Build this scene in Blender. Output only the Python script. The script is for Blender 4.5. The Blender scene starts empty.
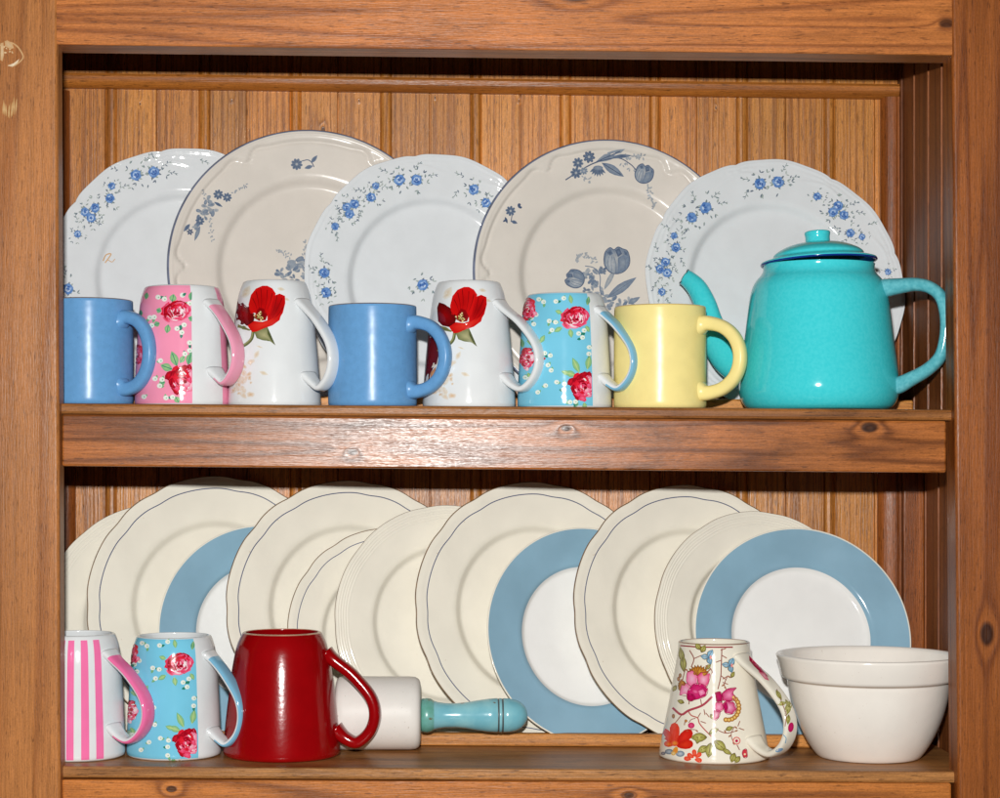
import bpy, bmesh, math, random
from mathutils import Vector, Matrix
from mathutils.bvhtree import BVHTree

# ------------------------------------------------------------------ camera, light, exposure
sc = bpy.context.scene
COL = sc.collection
CAM = Vector((-0.06, -2.0, -0.066))          # eye; dresser front is the plane y = 0
FX, VX, VY = 2000.0, 440.0, 465.0            # photo pixels per (x/y), vanishing point of the depth lines
cd = bpy.data.cameras.new('camera')
cd.sensor_width = 36.0
cd.lens = 72.0
cd.shift_x = (500 - VX) / 1000.0
cd.shift_y = (VY - 399) / 1000.0
cd.clip_start = 0.05
cd.clip_end = 100
cam = bpy.data.objects.new('camera', cd)
cam.location = CAM
cam.rotation_euler = (math.radians(90), 0, 0)
COL.objects.link(cam)
sc.camera = cam

w = bpy.data.worlds.new('World')
sc.world = w
w.use_nodes = True
w.node_tree.nodes['Background'].inputs[0].default_value = (1.0, 0.97, 0.93, 1)
w.node_tree.nodes['Background'].inputs[1].default_value = 0.022

fl = bpy.data.lights.new('flash', 'AREA')
fl.shape = 'RECTANGLE'
fl.size = 0.05
fl.size_y = 0.034
fl.energy = 46.0
fl.color = (1.0, 0.985, 0.955)
flo = bpy.data.objects.new('flash', fl)
flo.location = (-0.09, -2.0, 0.112)
flo.rotation_euler = (math.radians(90 - 2), 0, math.radians(-2))
COL.objects.link(flo)

sc.view_settings.view_transform = 'Standard'
sc.view_settings.look = 'None'
sc.view_settings.exposure = 0.0
sc.view_settings.gamma = 1.0
sc.render.engine = 'CYCLES'

# ------------------------------------------------------------------ helpers
def un(px, py, y):
    return Vector((CAM.x + (px - VX) / FX * (y + 2.0), y, CAM.z - (py - VY) / FX * (y + 2.0)))

def lin(v):
    v /= 255.0
    return v / 12.92 if v <= 0.04045 else ((v + 0.055) / 1.055) ** 2.4

def C(r, g, b, k=1.0):
    return tuple(min(0.9, lin(c) * k) for c in (r, g, b))

def sh_up(x): return -0.0068 - 0.0072 * x      # top of the upper shelf (the old boards sag to the right)
def sh_lo(x): return -0.3722 - 0.0060 * x

class MB:
    def __init__(s):
        s.v, s.f, s.m, s.c, s.sm = [], [], [], [], []
    def vert(s, p, c=(1, 1, 1)):
        s.v.append(Vector(p)); s.c.append(c); return len(s.v) - 1
    def face(s, idx, m=0, smooth=True):
        s.f.append(tuple(idx)); s.m.append(m); s.sm.append(smooth)
    def build(s, name, mats, parent=None, mw=None):
        me = bpy.data.meshes.new(name)
        me.from_pydata([tuple(p) for p in s.v], [], s.f)
        for m in mats: me.materials.append(m)
        me.polygons.foreach_set('material_index', s.m)
        me.polygons.foreach_set('use_smooth', s.sm)
        at = me.color_attributes.new('Col', 'FLOAT_COLOR', 'POINT')
        flat = []
        for c in s.c: flat += [c[0], c[1], c[2], 1.0]
        at.data.foreach_set('color', flat)
        me.update()
        o = bpy.data.objects.new(name, me)
        COL.objects.link(o)
        if parent: o.parent = parent
        if mw is not None: o.matrix_world = mw
        return o

def empty(name, loc):
    o = bpy.data.objects.new(name, None)
    o.location = loc
    o.empty_display_size = 0.02
    COL.objects.link(o)
    return o

def tag(o, label, cat, group=None):
    o['label'] = label; o['category'] = cat
    if group: o['group'] = group
    return o

def spline(pts, n):
    """Catmull-Rom through pts (tuples), n samples per span."""
    P = [Vector(p) for p in pts]
    P = [P[0] * 2 - P[1]] + P + [P[-1] * 2 - P[-2]]
    out = []
    for i in range(1, len(P) - 2):
        for k in range(n):
            t = k / n
            a, b, c, d = P[i - 1], P[i], P[i + 1], P[i + 2]
            out.append(0.5 * ((2 * b) + (c - a) * t + (2 * a - 5 * b + 4 * c - d) * t * t + (3 * b - a - 3 * c + d) * t ** 3))
    out.append(P[-2])
    return out

def lathe(mb, prof, thetas, matf=lambda th, i: 0, centre=(0, 0, 0), mod=None):
    """Revolve (r,z); theta 0 faces the viewer (-y), positive to the right."""
    n = len(thetas); cx, cy, cz = centre
    rings = []
    for i, (r, z) in enumerate(prof):
        if r < 1e-6:
            rings.append([mb.vert((cx, cy, cz + z))]); continue
        ring = []
        for th in thetas:
            rr = r * (mod(th, i) if mod else 1)
            ring.append(mb.vert((cx + rr * math.sin(th), cy - rr * math.cos(th), cz + z)))
        rings.append(ring)
    for i in range(len(rings) - 1):
        a, b = rings[i], rings[i + 1]
        for k in range(n):
            k2 = (k + 1) % n
            t2 = thetas[k2] if k2 else thetas[0] + 2 * math.pi
            th = 0.5 * (thetas[k] + t2)
            m = matf(th, i)
            if len(a) == 1 and len(b) == 1: continue
            if len(a) == 1: mb.face((a[0], b[k2], b[k]), m)
            elif len(b) == 1: mb.face((a[k], a[k2], b[0]), m)
            else: mb.face((a[k], a[k2], b[k2], b[k]), m)

def sweep(mb, path, frames, radii, nseg=16, power=1.0, matf=lambda a, i: 0, cap=True):
    """Tube: path points, frames (N,B) per point, radii (a along N, b along B)."""
    rings = []
    for p, (N, B), (ra, rb) in zip(path, frames, radii):
        ring = []
        for k in range(nseg):
            a = 2 * math.pi * k / nseg
            ca, sa = math.cos(a), math.sin(a)
            ca = math.copysign(abs(ca) ** power, ca); sa = math.copysign(abs(sa) ** power, sa)
            ring.append(mb.vert(p + N * (ca * ra) + B * (sa * rb)))
        rings.append(ring)
    for i in range(len(rings) - 1):
        for k in range(nseg):
            k2 = (k + 1) % nseg
            mb.face((rings[i][k], rings[i][k2], rings[i + 1][k2], rings[i + 1][k]), matf(2 * math.pi * (k + .5) / nseg, i))
    if cap:
        mb.face(tuple(reversed(rings[0])), matf(0, 0)); mb.face(tuple(rings[-1]), matf(0, len(rings) - 2))
    return rings

# ------------------------------------------------------------------ materials
def new_mat(name):
    m = bpy.data.materials.new(name); m.use_nodes = True
    nt = m.node_tree
    return m, nt, nt.nodes, nt.links, nt.nodes['Principled BSDF']

def ceramic(name, col, rough=0.12, var=0.06, vscale=40, speck=None, wav=0.035, wscale=45, attr=False, sss=0.0, col2=None, coat=0.0, spec=0.45):
    m, nt, N, L, P = new_mat(name)
    tc = N.new('ShaderNodeTexCoord')
    n1 = N.new('ShaderNodeTexNoise'); n1.inputs['Scale'].default_value = vscale; n1.inputs['Detail'].default_value = 6
    L.new(tc.outputs['Object'], n1.inputs['Vector'])
    mix = N.new('ShaderNodeMix'); mix.data_type = 'RGBA'
    if col2 is None:
        a = tuple(c * (1 - var) for c in col); b = tuple(min(1, c * (1 + var)) for c in col)
    else:
        a, b = col, col2
    rmp = N.new('ShaderNodeMapRange'); rmp.inputs[1].default_value = 0.36; rmp.inputs[2].default_value = 0.64
    L.new(n1.outputs[0], rmp.inputs[0]); L.new(rmp.outputs[0], mix.inputs[0])
    mix.inputs[6].default_value = (*a, 1); mix.inputs[7].default_value = (*b, 1)
    out = mix.outputs[2]
    if attr:
        at = N.new('ShaderNodeAttribute'); at.attribute_name = 'Col'
        mm = N.new('ShaderNodeMix'); mm.data_type = 'RGBA'; mm.blend_type = 'MULTIPLY'; mm.inputs[0].default_value = 1
        L.new(at.outputs['Color'], mm.inputs[6]); L.new(out, mm.inputs[7]); out = mm.outputs[2]
    if speck:
        sp = N.new('ShaderNodeTexNoise'); sp.inputs['Scale'].default_value = speck[1]; sp.inputs['Detail'].default_value = 3
        L.new(tc.outputs['Object'], sp.inputs['Vector'])
        sr = N.new('ShaderNodeMapRange'); sr.inputs[1].default_value = speck[2]; sr.inputs[2].default_value = speck[2] + .06
        L.new(sp.outputs[0], sr.inputs[0])
        sm = N.new('ShaderNodeMix'); sm.data_type = 'RGBA'; L.new(sr.outputs[0], sm.inputs[0]); L.new(out, sm.inputs[6])
        sm.inputs[7].default_value = (*speck[0], 1); out = sm.outputs[2]
    L.new(out, P.inputs['Base Color'])
    P.inputs['Roughness'].default_value = rough
    P.inputs['Coat Weight'].default_value = coat
    P.inputs['Specular IOR Level'].default_value = spec
    P.inputs['Coat Roughness'].default_value = 0.05
    if sss:
        P.inputs['Subsurface Weight'].default_value = sss
        P.inputs['Subsurface Radius'].default_value = (0.004, 0.003, 0.002)
        P.inputs['Subsurface Scale'].default_value = 1.0
    n2 = N.new('ShaderNodeTexNoise'); n2.inputs['Scale'].default_value = wscale; n2.inputs['Detail'].default_value = 2
    L.new(tc.outputs['Object'], n2.inputs['Vector'])
    bp = N.new('ShaderNodeBump'); bp.inputs['Strength'].default_value = wav; bp.inputs['Distance'].default_value = 0.01
    L.new(n2.outputs[0], bp.inputs['Height']); L.new(bp.outputs[0], P.inputs['Normal'])
    return m

BASE = Vector((0.0, 0.15, -0.46))            # foot of the dresser empty: the wood shaders use coordinates relative to it

def wood(name, axis, light, dark, seed=0, knots=(), rings=0.55, ringf=38, gloss=0.38, coat=0.15, attr=False, blotch=0.28, scale=1.0, bump=0.18, stain=0.0, grain=22, along=.9, spec=.22):
    m, nt, N, L, P = new_mat(name)
    def math_(op, a, b=None, clamp=False):
        n = N.new('ShaderNodeMath'); n.operation = op; n.use_clamp = clamp
        for i, v in enumerate((a, b)):
            if v is None: continue
            if isinstance(v, (int, float)): n.inputs[i].default_value = v
            else: L.new(v, n.inputs[i])
        return n.outputs[0]
    tc = N.new('ShaderNodeTexCoord')
    add = N.new('ShaderNodeVectorMath'); add.operation = 'ADD'
    L.new(tc.outputs['Object'], add.inputs[0]); add.inputs[1].default_value = (seed * 1.37, seed * 0.71, seed * 2.13)
    def noise(sc_, along, detail=5, rough=.6, dist=0.0):
        mp = N.new('ShaderNodeMapping')
        s = [sc_, sc_, sc_]; s['xyz'.index(axis)] = along
        mp.inputs['Scale'].default_value = s
        L.new(add.outputs[0], mp.inputs['Vector'])
        n = N.new('ShaderNodeTexNoise'); n.inputs['Scale'].default_value = 1; n.inputs['Detail'].default_value = detail
        n.inputs['Roughness'].default_value = rough; n.inputs['Distortion'].default_value = dist
        L.new(mp.outputs[0], n.inputs['Vector'])
        return n.outputs[0]
    n1 = noise(grain * scale, along, 2, .5, .2)
    knotmask = None
    sep = N.new('ShaderNodeSeparateXYZ'); L.new(tc.outputs['Object'], sep.inputs[0])
    for (kx, kz, kr) in knots:
        dx = math_('DIVIDE', math_('SUBTRACT', sep.outputs[0], kx - BASE.x), kr * (1.7 if axis == 'x' else 1.0))
        dz = math_('DIVIDE', math_('SUBTRACT', sep.outputs[2], kz - BASE.z), kr * (1.7 if axis == 'z' else 1.0))
        d2 = math_('ADD', math_('MULTIPLY', dx, dx), math_('MULTIPLY', dz, dz))
        g = math_('DIVIDE', 1.0, math_('ADD', 1.0, math_('MULTIPLY', d2, .55)))
        n1 = math_('ADD', n1, math_('MULTIPLY', g, .22))
        k = math_('MULTIPLY', math_('SUBTRACT', 1.25, d2), 1.3, True)
        knotmask = k if knotmask is None else math_('MAXIMUM', knotmask, k)
    ring = math_('MULTIPLY_ADD', math_('SINE', math_('MULTIPLY', n1, ringf)), .5)
    ring.node.inputs[2].default_value = .5
    ring = math_('POWER', ring, 2.4)
    fib = noise(420 * scale, 9, 3, .7)
    fib2 = noise(1100 * scale, 60, 2, .6)
    blo = noise(9, 4, 4, .6)
    mix = N.new('ShaderNodeMix'); mix.data_type = 'RGBA'
    L.new(math_('MULTIPLY', ring, rings, True), mix.inputs[0])
    mix.inputs[6].default_value = (*light, 1); mix.inputs[7].default_value = (*dark, 1)
    val = math_('MULTIPLY_ADD', fib, .95); val.node.inputs[2].default_value = .52
    v2 = math_('MULTIPLY_ADD', math_('ADD', fib2, noise(850, 420, 2, .75)), .8); v2.node.inputs[2].default_value = .2
    v3 = math_('MULTIPLY_ADD', blo, blotch * 2); v3.node.inputs[2].default_value = 1 - blotch
    tot = math_('MULTIPLY', math_('MULTIPLY', val, v2), v3)
    hsv = N.new('ShaderNodeHueSaturation'); L.new(mix.outputs[2], hsv.inputs['Color']); L.new(tot, hsv.inputs['Value'])
    out = hsv.outputs[0]
    if attr:
        at = N.new('ShaderNodeAttribute'); at.attribute_name = 'Col'
        mm = N.new('ShaderNodeMix'); mm.data_type = 'RGBA'; mm.blend_type = 'MULTIPLY'; mm.inputs[0].default_value = 1
        L.new(at.outputs['Color'], mm.inputs[6]); L.new(out, mm.inputs[7]); out = mm.outputs[2]
    # dark pores / specks
    po = noise(700 * scale, 70, 2, .5)
    pm = N.new('ShaderNodeMapRange'); pm.inputs[1].default_value = .61; pm.inputs[2].default_value = .68
    L.new(po, pm.inputs[0])
    mp2 = N.new('ShaderNodeMix'); mp2.data_type = 'RGBA'; L.new(math_('MULTIPLY', pm.outputs[0], .55), mp2.inputs[0]); L.new(out, mp2.inputs[6])
    mp2.inputs[7].default_value = (dark[0] * .25, dark[1] * .22, dark[2] * .2, 1); out = mp2.outputs[2]
    if stain:
        sn = noise(22, 7, 5, .65, .6)
        sr = N.new('ShaderNodeMapRange'); sr.inputs[1].default_value = .54; sr.inputs[2].default_value = .68; L.new(sn, sr.inputs[0])
        ms = N.new('ShaderNodeMix'); ms.data_type = 'RGBA'; L.new(math_('MULTIPLY', sr.outputs[0], stain), ms.inputs[0]); L.new(out, ms.inputs[6])
        ms.inputs[7].default_value = (dark[0] * .3, dark[1] * .25, dark[2] * .22, 1); out = ms.outputs[2]
    if knotmask is not None:
        mk = N.new('ShaderNodeMix'); mk.data_type = 'RGBA'; L.new(math_('MULTIPLY', knotmask, .85, True), mk.inputs[0]); L.new(out, mk.inputs[6])
        mk.inputs[7].default_value = (dark[0] * .13, dark[1] * .10, dark[2] * .12, 1); out = mk.outputs[2]
    L.new(out, P.inputs['Base Color'])
    rr = math_('MULTIPLY_ADD', fib, .25); rr.node.inputs[2].default_value = gloss - .1
    L.new(rr, P.inputs['Roughness'])
    P.inputs['Coat Weight'].default_value = coat
    P.inputs['Specular IOR Level'].default_value = spec
    P.inputs['Coat Roughness'].default_value = .22
    bp = N.new('ShaderNodeBump'); bp.inputs['Strength'].default_value = bump; bp.inputs['Distance'].default_value = .0015
    L.new(math_('ADD', math_('ADD', fib, fib2), math_('MULTIPLY', ring, .4)), bp.inputs['Height'])
    L.new(bp.outputs[0], P.inputs['Normal'])
    if coat: L.new(bp.outputs[0], P.inputs['Coat Normal'])
    return m

M_white = ceramic('white_glaze', C(226, 230, 232), .10, .02)
M_plate_white = ceramic('white_china', C(221, 225, 228), .07, .02, spec=.45)
M_cream = ceramic('cream_earthenware', C(237, 232, 218), .12, .03, 22, spec=.32, speck=(C(206, 192, 166), 260, .74))
M_creamline = ceramic('plate_blue_line', C(70, 82, 118), .16)
M_edge = ceramic('worn_brown_edge', C(120, 92, 62), .4, .3, 120)
M_edgeblue = ceramic('slate_blue_edge', C(112, 120, 142), .2, .2, 60)
M_beige = ceramic('beige_stoneware', C(216, 209, 200), .2, .025, 30, speck=(C(190, 172, 152), 900, .72), spec=.25)
M_bluerim = ceramic('sky_blue_band', C(139, 176, 197), .12, .07, 14, spec=.4)
M_bluecentre = ceramic('white_plate_centre', C(240, 240, 238), .10, .015)
M_blue = ceramic('denim_blue_glaze', C(102, 156, 206), .26, .04, 160, spec=.18, speck=(C(84, 136, 190), 700, .66))
M_blueedge = ceramic('worn_blue_rim', C(120, 110, 110), .3, .2, 90)
M_yellow = ceramic('butter_yellow_glaze', C(244, 226, 150), .26, .03, 50, spec=.18, speck=(C(226, 202, 126), 420, .73))
M_pink = ceramic('rose_pink_print', C(244, 150, 182), .10, .03, 30)
M_pinkpale = ceramic('pale_pink_glaze', C(236, 158, 184), .10, .04, 30)
M_cyan = ceramic('sky_cyan_print', C(120, 200, 228), .10, .03, 30)
M_cyanhandle = ceramic('powder_blue_glaze', C(125, 184, 214), .10, .04, 30)
M_hotpink = ceramic('stripe_pink', C(246, 118, 172), .10, .03)
M_red = ceramic('cherry_red_glaze', (.29, .001, .0025), .15, .05, 60, wav=.015, wscale=260)
M_redlip = ceramic('red_mug_worn_lip', C(200, 160, 130), .2, .25, 80)
M_teal = ceramic('turquoise_enamel', C(62, 206, 215), .10, .1, 300, col2=C(74, 212, 220), wav=.02, wscale=25)
M_tealgrey = ceramic('turquoise_enamel_handle', C(84, 170, 182), .11, .1, 220, col2=C(108, 190, 200), wav=.02, wscale=25)
M_navy = ceramic('navy_enamel_edge', C(18, 44, 138), .15, .1)
M_black = ceramic('black_chipped_edge', (.012, .012, .016), .3, .1)
M_bowl = ceramic('ivory_bowl_glaze', C(244, 237, 228), .13, .025, 26, speck=(C(200, 184, 164), 500, .71))
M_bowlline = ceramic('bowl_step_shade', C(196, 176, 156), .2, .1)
M_pin = ceramic('white_porcelain_barrel', C(230, 226, 220), .42, .03, 26, speck=(C(190, 182, 172), 420, .69), spec=.2)
M_chintz = ceramic('ivory_mug_glaze', C(236, 230, 214), .08, .02, 30)
M_decal = ceramic('transfer_print', (1, 1, 1), .12, .05, 300, attr=True)
M_decalbeige = ceramic('stoneware_print', (1, 1, 1), .2, .16, 300, attr=True)
M_turq = ceramic('worn_turquoise_paint', C(118, 184, 200), .2, .12, 35, col2=C(150, 206, 214), speck=(C(130, 100, 70), 110, .69), wav=.06)
M_green = ceramic('green_painted_collar', C(96, 160, 144), .28, .2, 60, col2=C(120, 180, 176), speck=(C(110, 96, 60), 90, .60), wav=.1)

# ------------------------------------------------------------------ printed decoration, laid on real surfaces
class Print:
    """Fans of small coloured faces laid onto a surface a hair above the glaze; points given in photo pixels, found by ray."""
    def __init__(s, mb, mw, slot, xf=None, clip=None, lift=.00012):
        s.mb, s.mw, s.inv, s.slot = mb, mw, mw.inverted(), slot
        s.bvh = BVHTree.FromPolygons([mw @ p for p in mb.v], list(mb.f))
        s.xf = xf; s.clip = clip; s.lift = lift
        s.layer = 0
    def hit(s, x, y):
        if s.xf: x, y = s.xf(x, y)
        if s.clip: x, y = s.clip(x, y)
        d = Vector((x - VX, FX, VY - y)).normalized()
        h = s.bvh.ray_cast(CAM, d)
        return (h[0], h[1] if h[1].dot(d) < 0 else -h[1]) if h[0] is not None else None
    def poly(s, pts, c1, c2=None, layer=0, rings=2):
        c2 = c2 or c1
        cx = sum(p[0] for p in pts) / len(pts); cy = sum(p[1] for p in pts) / len(pts)
        s.layer += 1
        lift = s.lift + layer * .00005 + (s.layer % 40) * .0000012
        h0 = s.hit(cx, cy)
        if h0 is None: return
        def put(x, y, c):
            h = s.hit(x, y)
            k = 0
            while (h is None or (h[0] - h0[0]).length > .06) and k < 6:
                x = x * .75 + cx * .25; y = y * .75 + cy * .25; h = s.hit(x, y); k += 1
            if h is None: h = h0
            return s.mb.vert(s.inv @ (h[0] + h[1] * lift), c)
        cen = s.mb.vert(s.inv @ (h0[0] + h0[1] * lift), c1)
        prev = None
        for r in range(1, rings + 1):
            t = r / rings
            c = tuple(a + (b - a) * t for a, b in zip(c1, c2))
            cur = [put(cx + (x - cx) * t, cy + (y - cy) * t, c) for x, y in pts]
            n = len(cur)
            for k in range(n):
                k2 = (k + 1) % n
                if prev is None: s.mb.face((cen, cur[k], cur[k2]), s.slot)
                else: s.mb.face((prev[k], cur[k], cur[k2], prev[k2]), s.slot)
            prev = cur
    def ell(s, x, y, rx, ry, c1, c2=None, rot=0, layer=0, n=12, rings=1, jag=0.0, rnd=random):
        cr, sr = math.cos(math.radians(rot)), math.sin(math.radians(rot))
        pts = []
        for k in range(n):
            a = 2 * math.pi * k / n; j = 1 + jag * (rnd.random() * 2 - 1)
            u, v = rx * j * math.cos(a), ry * j * math.sin(a)
            pts.append((x + u * cr - v * sr, y + u * sr + v * cr))
        s.poly(pts, c1, c2, layer, rings)
    def leaf(s, x, y, ang, L, W, c1, c2=None, layer=0, vein=None, bulge=.45):
        """Pointed leaf/petal from (x,y) heading ang (deg, y down)."""
        ca, sa = math.cos(math.radians(ang)), math.sin(math.radians(ang))
        pts = []
        for t, wd in ((0, 0), (.12, .45), (.3, .85), (bulge, 1), (.65, .85), (.85, .42), (1, 0)):
            pts.append((t * L, wd * W / 2))
        for t, wd in ((.85, .42), (.65, .85), (bulge, 1), (.3, .85), (.12, .45)):
            pts.append((t * L, -wd * W / 2))
        s.poly([(x + u * ca - v * sa, y + u * sa + v * ca) for u, v in pts], c1, c2, layer)
        if vein: s.stroke([(x, y), (x + ca * L * .85, y + sa * L * .85)], max(.35, W * .1), vein, layer + 1)
    def petal(s, x, y, ang, L, W, c1, c2=None, layer=0):
        ca, sa = math.cos(math.radians(ang)), math.sin(math.radians(ang))
        pts = []
        for k in range(12):
            a = 2 * math.pi * k / 12
            u = L * .5 * (1 + math.cos(a)); v = W * .5 * math.sin(a) * (.55 + .45 * (u / L))
            pts.append((x + u * ca - v * sa, y + u * sa + v * ca))
        s.poly(pts, c1, c2, layer)
    def stroke(s, pts, wd, col, layer=0, taper=False):
        P = spline([(a, b, 0) for a, b in pts], 5) if len(pts) > 2 else [Vector((pts[0][0] + (pts[1][0] - pts[0][0]) * t / 3, pts[0][1] + (pts[1][1] - pts[0][1]) * t / 3, 0)) for t in range(4)]
        prev = None
        for i, p in enumerate(P):
            t = (P[min(i + 1, len(P) - 1)] - P[max(i - 1, 0)])
            if t.length < 1e-6: continue
            t.normalize(); n = Vector((-t.y, t.x, 0)) * wd * .5 * ((1 - .8 * i / len(P)) if taper else 1)
            h1, h2 = s.hit(p.x + n.x, p.y + n.y), s.hit(p.x - n.x, p.y - n.y)
            if h1 is None or h2 is None or (h1[0] - h2[0]).length > .02: prev = None; continue
            lift = s.lift + layer * .00005
            cur = (s.mb.vert(s.inv @ (h1[0] + h1[1] * lift), col), s.mb.vert(s.inv @ (h2[0] + h2[1] * lift), col))
            if prev: s.mb.face((prev[0], cur[0], cur[1], prev[1]), s.slot)
            prev = cur

# ------------------------------------------------------------------ the dresser (all carpentry)
dresser = empty('kitchen_dresser', BASE)
tag(dresser, 'open varnished pine dresser with two plate shelves and a tongue and groove back', 'dresser')

HONEY, HDARK = C(196, 130, 78), C(128, 70, 34)
W_stile_l = wood('pine_stile_pale', 'z', C(173, 111, 59), C(136, 78, 34), 3, [], .6, 34, blotch=.3, coat=.06, grain=16, bump=.2)
W_stile_r = wood('pine_stile_red', 'z', C(144, 80, 32), C(98, 47, 16), 7, [(.487, -.235, .0075)], .7, 44, blotch=.32, coat=.05, bump=.2)
W_header = wood('pine_header', 'x', C(186, 112, 55), C(125, 66, 27), 5, [(.075, .408, .012), (.447, .376, .005)], .7, 52, blotch=.36, coat=.1, stain=.25)
W_apron_u = wood('pine_apron_upper', 'x', C(166, 98, 46), C(92, 46, 16), 9,
                 [(.372, -.028, .0056), (-.148, -.053, .0036), (.067, -.029, .0034)], .75, 54, gloss=.30, coat=.34, blotch=.46, bump=.14, stain=.6)
W_apron_l = wood('pine_apron_lower', 'x', C(188, 114, 52), C(114, 60, 22), 12, [(.13, -.398, .0036), (-.33, -.392, .0032)], .75, 60, blotch=.34, coat=.1)
W_shelf = wood('pine_shelf_board', 'x', C(152, 98, 50), C(98, 54, 24), 15, [], .5, 36, blotch=.3, stain=.4, coat=.05)
W_shelf2 = wood('pine_shelf_board_lower', 'x', C(172, 118, 66), C(112, 68, 34), 17, [], .5, 36, blotch=.34, stain=.5, coat=.08)
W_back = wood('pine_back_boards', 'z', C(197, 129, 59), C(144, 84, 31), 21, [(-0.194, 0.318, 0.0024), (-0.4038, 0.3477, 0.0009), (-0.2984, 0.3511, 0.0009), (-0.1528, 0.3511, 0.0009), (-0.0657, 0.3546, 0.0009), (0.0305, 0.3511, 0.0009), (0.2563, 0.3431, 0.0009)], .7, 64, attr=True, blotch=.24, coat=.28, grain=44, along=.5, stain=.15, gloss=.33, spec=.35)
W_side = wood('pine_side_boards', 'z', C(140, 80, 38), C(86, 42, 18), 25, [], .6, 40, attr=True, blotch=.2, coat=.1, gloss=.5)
W_mould = wood('pine_moulding', 'x', C(172, 104, 42), C(116, 62, 24), 27, [], .5, 30, coat=.15)
W_mouldv = wood('pine_moulding_upright', 'z', C(148, 82, 34), C(94, 46, 18), 29, [], .5, 30, coat=.2, gloss=.36)
W_rail = wood('pine_plate_rail', 'x', C(196, 132, 66), C(146, 86, 36), 31, [], .5, 40, coat=.05)

def board(name, x0, x1, y0, y1, z0, z1, mat, parent, bevel=.002, slope=0.0, lean=0.0, segs=2, pivot=0.0):
    bm = bmesh.new()
    bmesh.ops.create_cube(bm, size=1)
    for v in bm.verts:
        v.co = Vector((x0 + (v.co.x + .5) * (x1 - x0), y0 + (v.co.y + .5) * (y1 - y0), z0 + (v.co.z + .5) * (z1 - z0)))
    if bevel:
        bmesh.ops.bevel(bm, geom=list(bm.edges), offset=bevel, segments=segs, profile=.5, affect='EDGES')
    for v in bm.verts:
        z = v.co.z
        v.co.z += slope * (v.co.x - pivot); v.co.x += lean * z
        v.co -= BASE
    bmesh.ops.recalc_face_normals(bm, faces=bm.faces)
    me = bpy.data.meshes.new(name); bm.to_mesh(me); bm.free()
    for p in me.polygons: p.use_smooth = False
    me.materials.append(mat)
    o = bpy.data.objects.new(name, me); COL.objects.link(o)
    o.parent = parent
    if parent is not dresser: o.matrix_parent_inverse = Matrix()
    return o

def extrude_profile(name, pts, a0, a1, axis, mat, parent, tint=None, slope=0.0, smooth=False):
    """pts: open outline in the plane across `axis`; axis 'z': pts are (x,y), 'x': pts are (y,z)."""
    mb = MB()
    A, B = [], []
    for i, p in enumerate(pts):
        c = tint[i] if tint else (1, 1, 1)
        for a, lst in ((a0, A), (a1, B)):
            q = Vector((p[0], p[1], a)) if axis == 'z' else Vector((a, p[0], p[1] + slope * a))
            lst.append(mb.vert(q - BASE, c))
    for i in range(len(pts) - 1):
        mb.face((A[i], A[i + 1], B[i + 1], B[i]), 0, smooth)
    return mb.build(name, [mat], parent)

# uprights
stile_left = board('stile', -.62, -.4412, 0, .030, -.62, .60, W_stile_l, dresser, .0045, lean=-.004, segs=4)
board('stile', .4550, .64, 0, .038, -.62, .60, W_stile_r, dresser, .0035, lean=-.0081, segs=4)
# header
board('header_rail', -.4460, .4560, .0018, .044, .3495, .430, W_header, dresser, .0018, slope=-.0118)
board('top_board', -.4962, .4630, .0445, .2915, .425, .443, W_side, dresser, .001)

# tongue and groove back: flat boards, a bead between boards, a thin groove up the middle
YB = .292
def bx(px): return CAM.x + (px - VX) / FX * (2 + YB)
beads = [18, 111, 204.5, 295.5, 386, 476, 565.5, 655, 742, 829.5, 921]
mids = [64, 157, 247, 338, 430, 520, 608, 696, 785, 874]
rnd = random.Random(4)
pts, tint = [], []
cur = None
def T():
    k = rnd.uniform(.82, 1.14); return (k, k * rnd.uniform(.95, 1.03), k * rnd.uniform(.88, 1.06))
pts.append((-.54, YB)); cur = T(); tint.append(cur)
for i, b in enumerate(beads):
    x = bx(b); r = .0058
    for dx, dy in ((-r - .0012, 0), (-r, .0022)): pts.append((x + dx, YB + dy)); tint.append(cur)
    dk = tuple(c * .95 for c in cur)
    for k in range(7):
        a = math.pi * k / 6
        pts.append((x - (r - .0006) * math.cos(a), YB + .0014 - .0026 * math.sin(a))); tint.append(dk)
    cur = T()
    for dx, dy in ((r, .0022), (r + .0012, 0)): pts.append((x + dx, YB + dy)); tint.append(cur)
    if i < len(mids):
        x = bx(mids[i])
        pts.append((x - .0012, YB)); tint.append(cur); pts.append((x - .0004, YB + .003)); tint.append(cur)
        if rnd.random() < .85: cur = T()
        pts.append((x + .0004, YB + .003)); tint.append(cur); pts.append((x + .0012, YB)); tint.append(cur)
pts.append((.56, YB)); tint.append(cur)
back = extrude_profile('back_panel', pts, -.55, .45, 'z', W_back, dresser, tint)

def cove(y0, d, z0, z1):
    """little moulding section in (y,z): quirk, ovolo, fillet"""
    out = [(y0, z0), (y0 - .003, z0)]
    for k in range(9):
        a = math.pi / 2 * k / 8
        out.append((y0 - .003 - (d - .003) * math.sin(a), z0 + (z1 - z0 - .004) * (1 - math.cos(a))))
    out += [(y0 - d, z1 - .003), (y0 - d + .002, z1), (y0, z1)]
    return out
extrude_profile('panel_moulding', cove(YB, .014, .3585, .3745), -.50, .4637, 'x', W_mould, dresser, slope=-.0135)
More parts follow.
